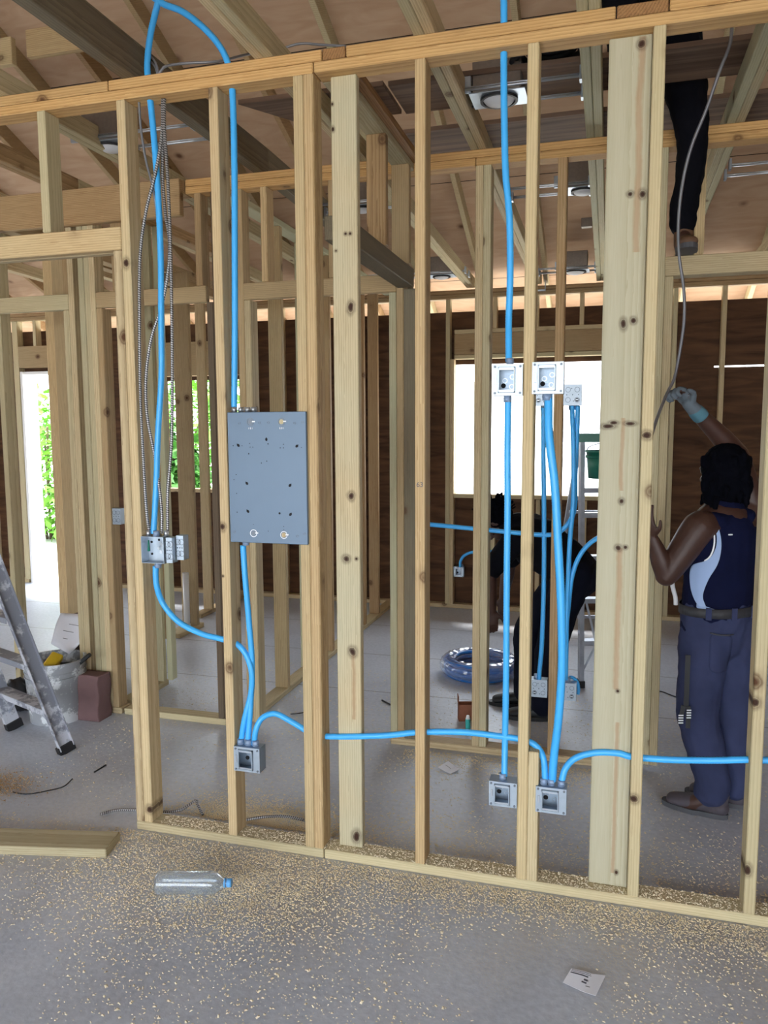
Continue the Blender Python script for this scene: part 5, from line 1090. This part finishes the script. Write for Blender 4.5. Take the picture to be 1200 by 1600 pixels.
for k in range(4): bar(bm, (-.030, -.011, -.012-.011*k), (-.010, -.011, -.010-.011*k), .005, .001, (0, 0, 1)); bar(bm, (.002, -.012, .014-.011*k), (.020, -.012, .016-.011*k), .005, .001, (0, 0, 1))
obj('stitching', bm, 'whiteprint', t)

# ---- worker bent over behind the conduits
p2 = thing('person', 'worker in black shirt and dark trousers bent forward behind the blue conduits', 'person', (0, 0, 0))
HIP = Vector((-.170, 1.80, .885)); CH = Vector((-.46, 1.80, 1.095)); NK2 = Vector((-.555, 1.80, 1.135)); HD2 = Vector((-.635, 1.79, 1.155)); YS = Vector((0, 1, 0))
def torso2(bm, e=0.):
    limb(bm, [HIP, HIP.lerp(CH, .35), HIP.lerp(CH, .75), CH, NK2], [(.155+e, .115+e), (.145+e, .108+e*2.6), (.165+e, .112+e*3), (.165+e, .10+e*2), (.07+e, .06+e)], side=YS)
A2 = {}
bm = bmesh.new(); torso2(bm); limb(bm, [NK2-Vector((-.03, 0, 0)), HD2], [.058, .052]); face(bm, HD2, (-.35, -.05, -.95), 1., (-1, 0, .2))
for sg, el, wr in ((-1, (-.640, 1.63, .865), (-.625, 1.66, .655)), (1, (-.57, 2.00, .86), (-.60, 1.99, .66))):
    sh = Vector((-.525, 1.80+sg*.15, 1.06)); el, wr = Vector(el), Vector(wr); A2[sg] = (sh, el)
    limb(bm, [sh, sh.lerp(el, .5), el], [.058, .050, .042], side=YS); limb(bm, [el, el.lerp(wr, .35), wr], [.042, .042, .027], side=YS); hand(bm, wr, (.02, .02, -1), (1, .2, 0), .35, .175, -sg)
L2 = ((Vector((-.18, 1.71, .87)), Vector((-.285, 1.70, .47)), Vector((-.335, 1.73, .09))), (Vector((-.19, 1.89, .87)), Vector((-.43, 1.90, .50)), Vector((-.455, 1.93, .09))))
for h_, k_, a_ in L2:
    limb(bm, [h_, h_.lerp(k_, .5), k_, k_.lerp(a_, .35), a_], [.088, .078, .058, .055, .036], side=YS); limb(bm, [a_, a_+Vector((-.07, 0, -.05)), a_+Vector((-.14, 0, -.06))], [.034, .032, .024], side=YS)
fuse('body', bm, 'skin', p2, .007, 2)
bm = bmesh.new(); torso2(bm, .014)
for sg in (-1, 1): limb(bm, [A2[sg][0]+Vector((.03, 0, .01)), A2[sg][0].lerp(A2[sg][1], .75)], [.076, .066], side=YS)
fuse('shirt', bm, 'blackcloth', p2, .007, 3, .022, .10)
bm = bmesh.new(); limb(bm, [HIP+Vector((-.05, 0, .03)), HIP+Vector((.01, 0, -.03))], [(.168, .13), (.165, .135)], side=YS)
for h_, k_, a_ in L2: limb(bm, [h_, h_.lerp(k_, .5), k_, k_.lerp(a_, .4), a_], [.112, .100, .086, .082, .070], side=YS)
fuse('trousers', bm, 'darktrousers', p2, .007, 3, .022, .12)
shoe(p2, (-.285, 1.735, 0), (-.555, 1.72, 0), 'black', 'black'); shoe(p2, (-.405, 1.935, 0), (-.675, 1.92, 0), 'black', 'black')
bm = bmesh.new(); ball(bm, HD2+Vector((.005, 0, .045)), (.105, .095, .095))
for k in range(70):
    a = random.uniform(0, 2*PI); b = random.uniform(.15, 1.3); n_ = Vector((math.cos(a)*math.cos(b), math.sin(a)*math.cos(b), math.sin(b))); q = HD2+Vector((n_.x*.09, n_.y*.085, .04+n_.z*.08)); limb(bm, [q, q+n_*.045+Vector((.005, 0, .012))], [.010, .0045], seg=6, sub=1)
fuse('hair', bm, 'hair', p2, .006, 1, .01, .02)

# ---- third worker standing on the header with the upper body in the attic
p3 = thing('person', 'person up in the attic, only a black-trousered leg and tan boot hanging into view', 'person', (0, 0, 0))
H3 = Vector((.235, 1.02, 3.42)); K3 = Vector((.325, 1.10, 2.985)); A3 = Vector((.308, 1.19, 2.585)); H3b = Vector((.06, 1.02, 3.42)); K3b = Vector((-.01, .72, 3.52)); A3b = Vector((.02, .74, 3.24)); XS = Vector((1, 0, 0))
def t3(bm, e=0.): limb(bm, [(.148, 1.03, 3.42), (.15, 1.03, 3.62), (.15, 1.01, 3.80), (.15, 1.0, 3.90)], [(.16+e, .11+e), (.145+e, .10+e), (.175+e, .11+e), (.12+e, .08+e)], side=XS)
bm = bmesh.new(); t3(bm); limb(bm, [(.15, 1.0, 3.88), (.15, .97, 4.02)], [.058, .052]); face(bm, (.15, .955, 4.06), (0, -1, -.2))
arms3 = []
for sg in (-1, 1):
    sh, el, wr = Vector((.15+sg*.17, 1.0, 3.84)), Vector((.15+sg*.24, .82, 3.66)), Vector((.15+sg*.20, .60, 3.72)); arms3.append((sh, el))
    limb(bm, [sh, el], [.055, .043], side=XS); limb(bm, [el, el.lerp(wr, .35), wr], [.043, .042, .027], side=XS); hand(bm, wr, (0, -1, .1), (1, 0, 0), .5, .175, -sg)
for h_, k_, a_ in ((H3, K3, A3), (H3b, K3b, A3b)):
    limb(bm, [h_, h_.lerp(k_, .5), k_, k_.lerp(a_, .35), a_], [.085, .076, .056, .054, .038], side=XS); limb(bm, [a_, a_+Vector((.005, -.07, -.045)), a_+Vector((.01, -.13, -.055))], [.034, .032, .024], side=XS)
fuse('body', bm, 'skin', p3, .007, 2)
bm = bmesh.new(); t3(bm, .014)
for sh, el in arms3: limb(bm, [sh+Vector((0, .02, 0)), sh.lerp(el, .85)], [.072, .058], side=XS)
fuse('shirt', bm, 'blackcloth', p3, .008, 3, .02, .1)
bm = bmesh.new(); limb(bm, [(.148, 1.03, 3.50), (.148, 1.03, 3.40)], [(.165, .125), (.165, .13)], side=XS)
limb(bm, [H3, H3.lerp(K3, .5), K3, K3.lerp(A3, .45), A3+Vector((0, 0, .105)), A3+Vector((0, 0, .06))], [(.10, .105), (.092, .10), (.070, .085), (.060, .080), (.062, .070), (.066, .074)], side=XS)
limb(bm, [H3b, H3b.lerp(K3b, .5), K3b, A3b.lerp(K3b, .5), A3b], [.105, .095, .08, .075, .065], side=XS)
fuse('trousers', bm, 'blackcloth', p3, .006, 3, .02, .09)
for a_, lift in ((A3, 2.489), (A3b, 3.162)):
    s = shoe(p3, (a_.x, a_.y+.055, lift), (a_.x+.012, a_.y-.205, lift), 'boot', 'sole', h=.145, name='boot')
t = thing('dangling_tube', 'pale translucent strap end hanging below the worker\'s left elbow', 'strap', (0, 0, 0)); bm = bmesh.new(); tube(bm, [(.272, .70, 1.075), (.278, .70, 1.03), (.290, .70, .985), (.292, .70, .955)], .009, step=.01, seg=10); obj('strap_end', bm, 'lens', t)

# seat each assembled thing's empty at its own base
bpy.context.view_layer.update()
for o in list(scene.objects):
    if o.type == 'EMPTY' and o.get('label') and o.location.length < 1e-6:
        pts = []
        for ch in o.children:
            if ch.type == 'MESH': pts += [ch.matrix_world @ v.co for v in list(ch.data.vertices)[::17]]
        if not pts: continue
        b = Vector(((min(p.x for p in pts)+max(p.x for p in pts))/2, (min(p.y for p in pts)+max(p.y for p in pts))/2, min(p.z for p in pts)))
        o.location = b
        for ch in o.children: ch.matrix_parent_inverse = Matrix.Translation(-b)
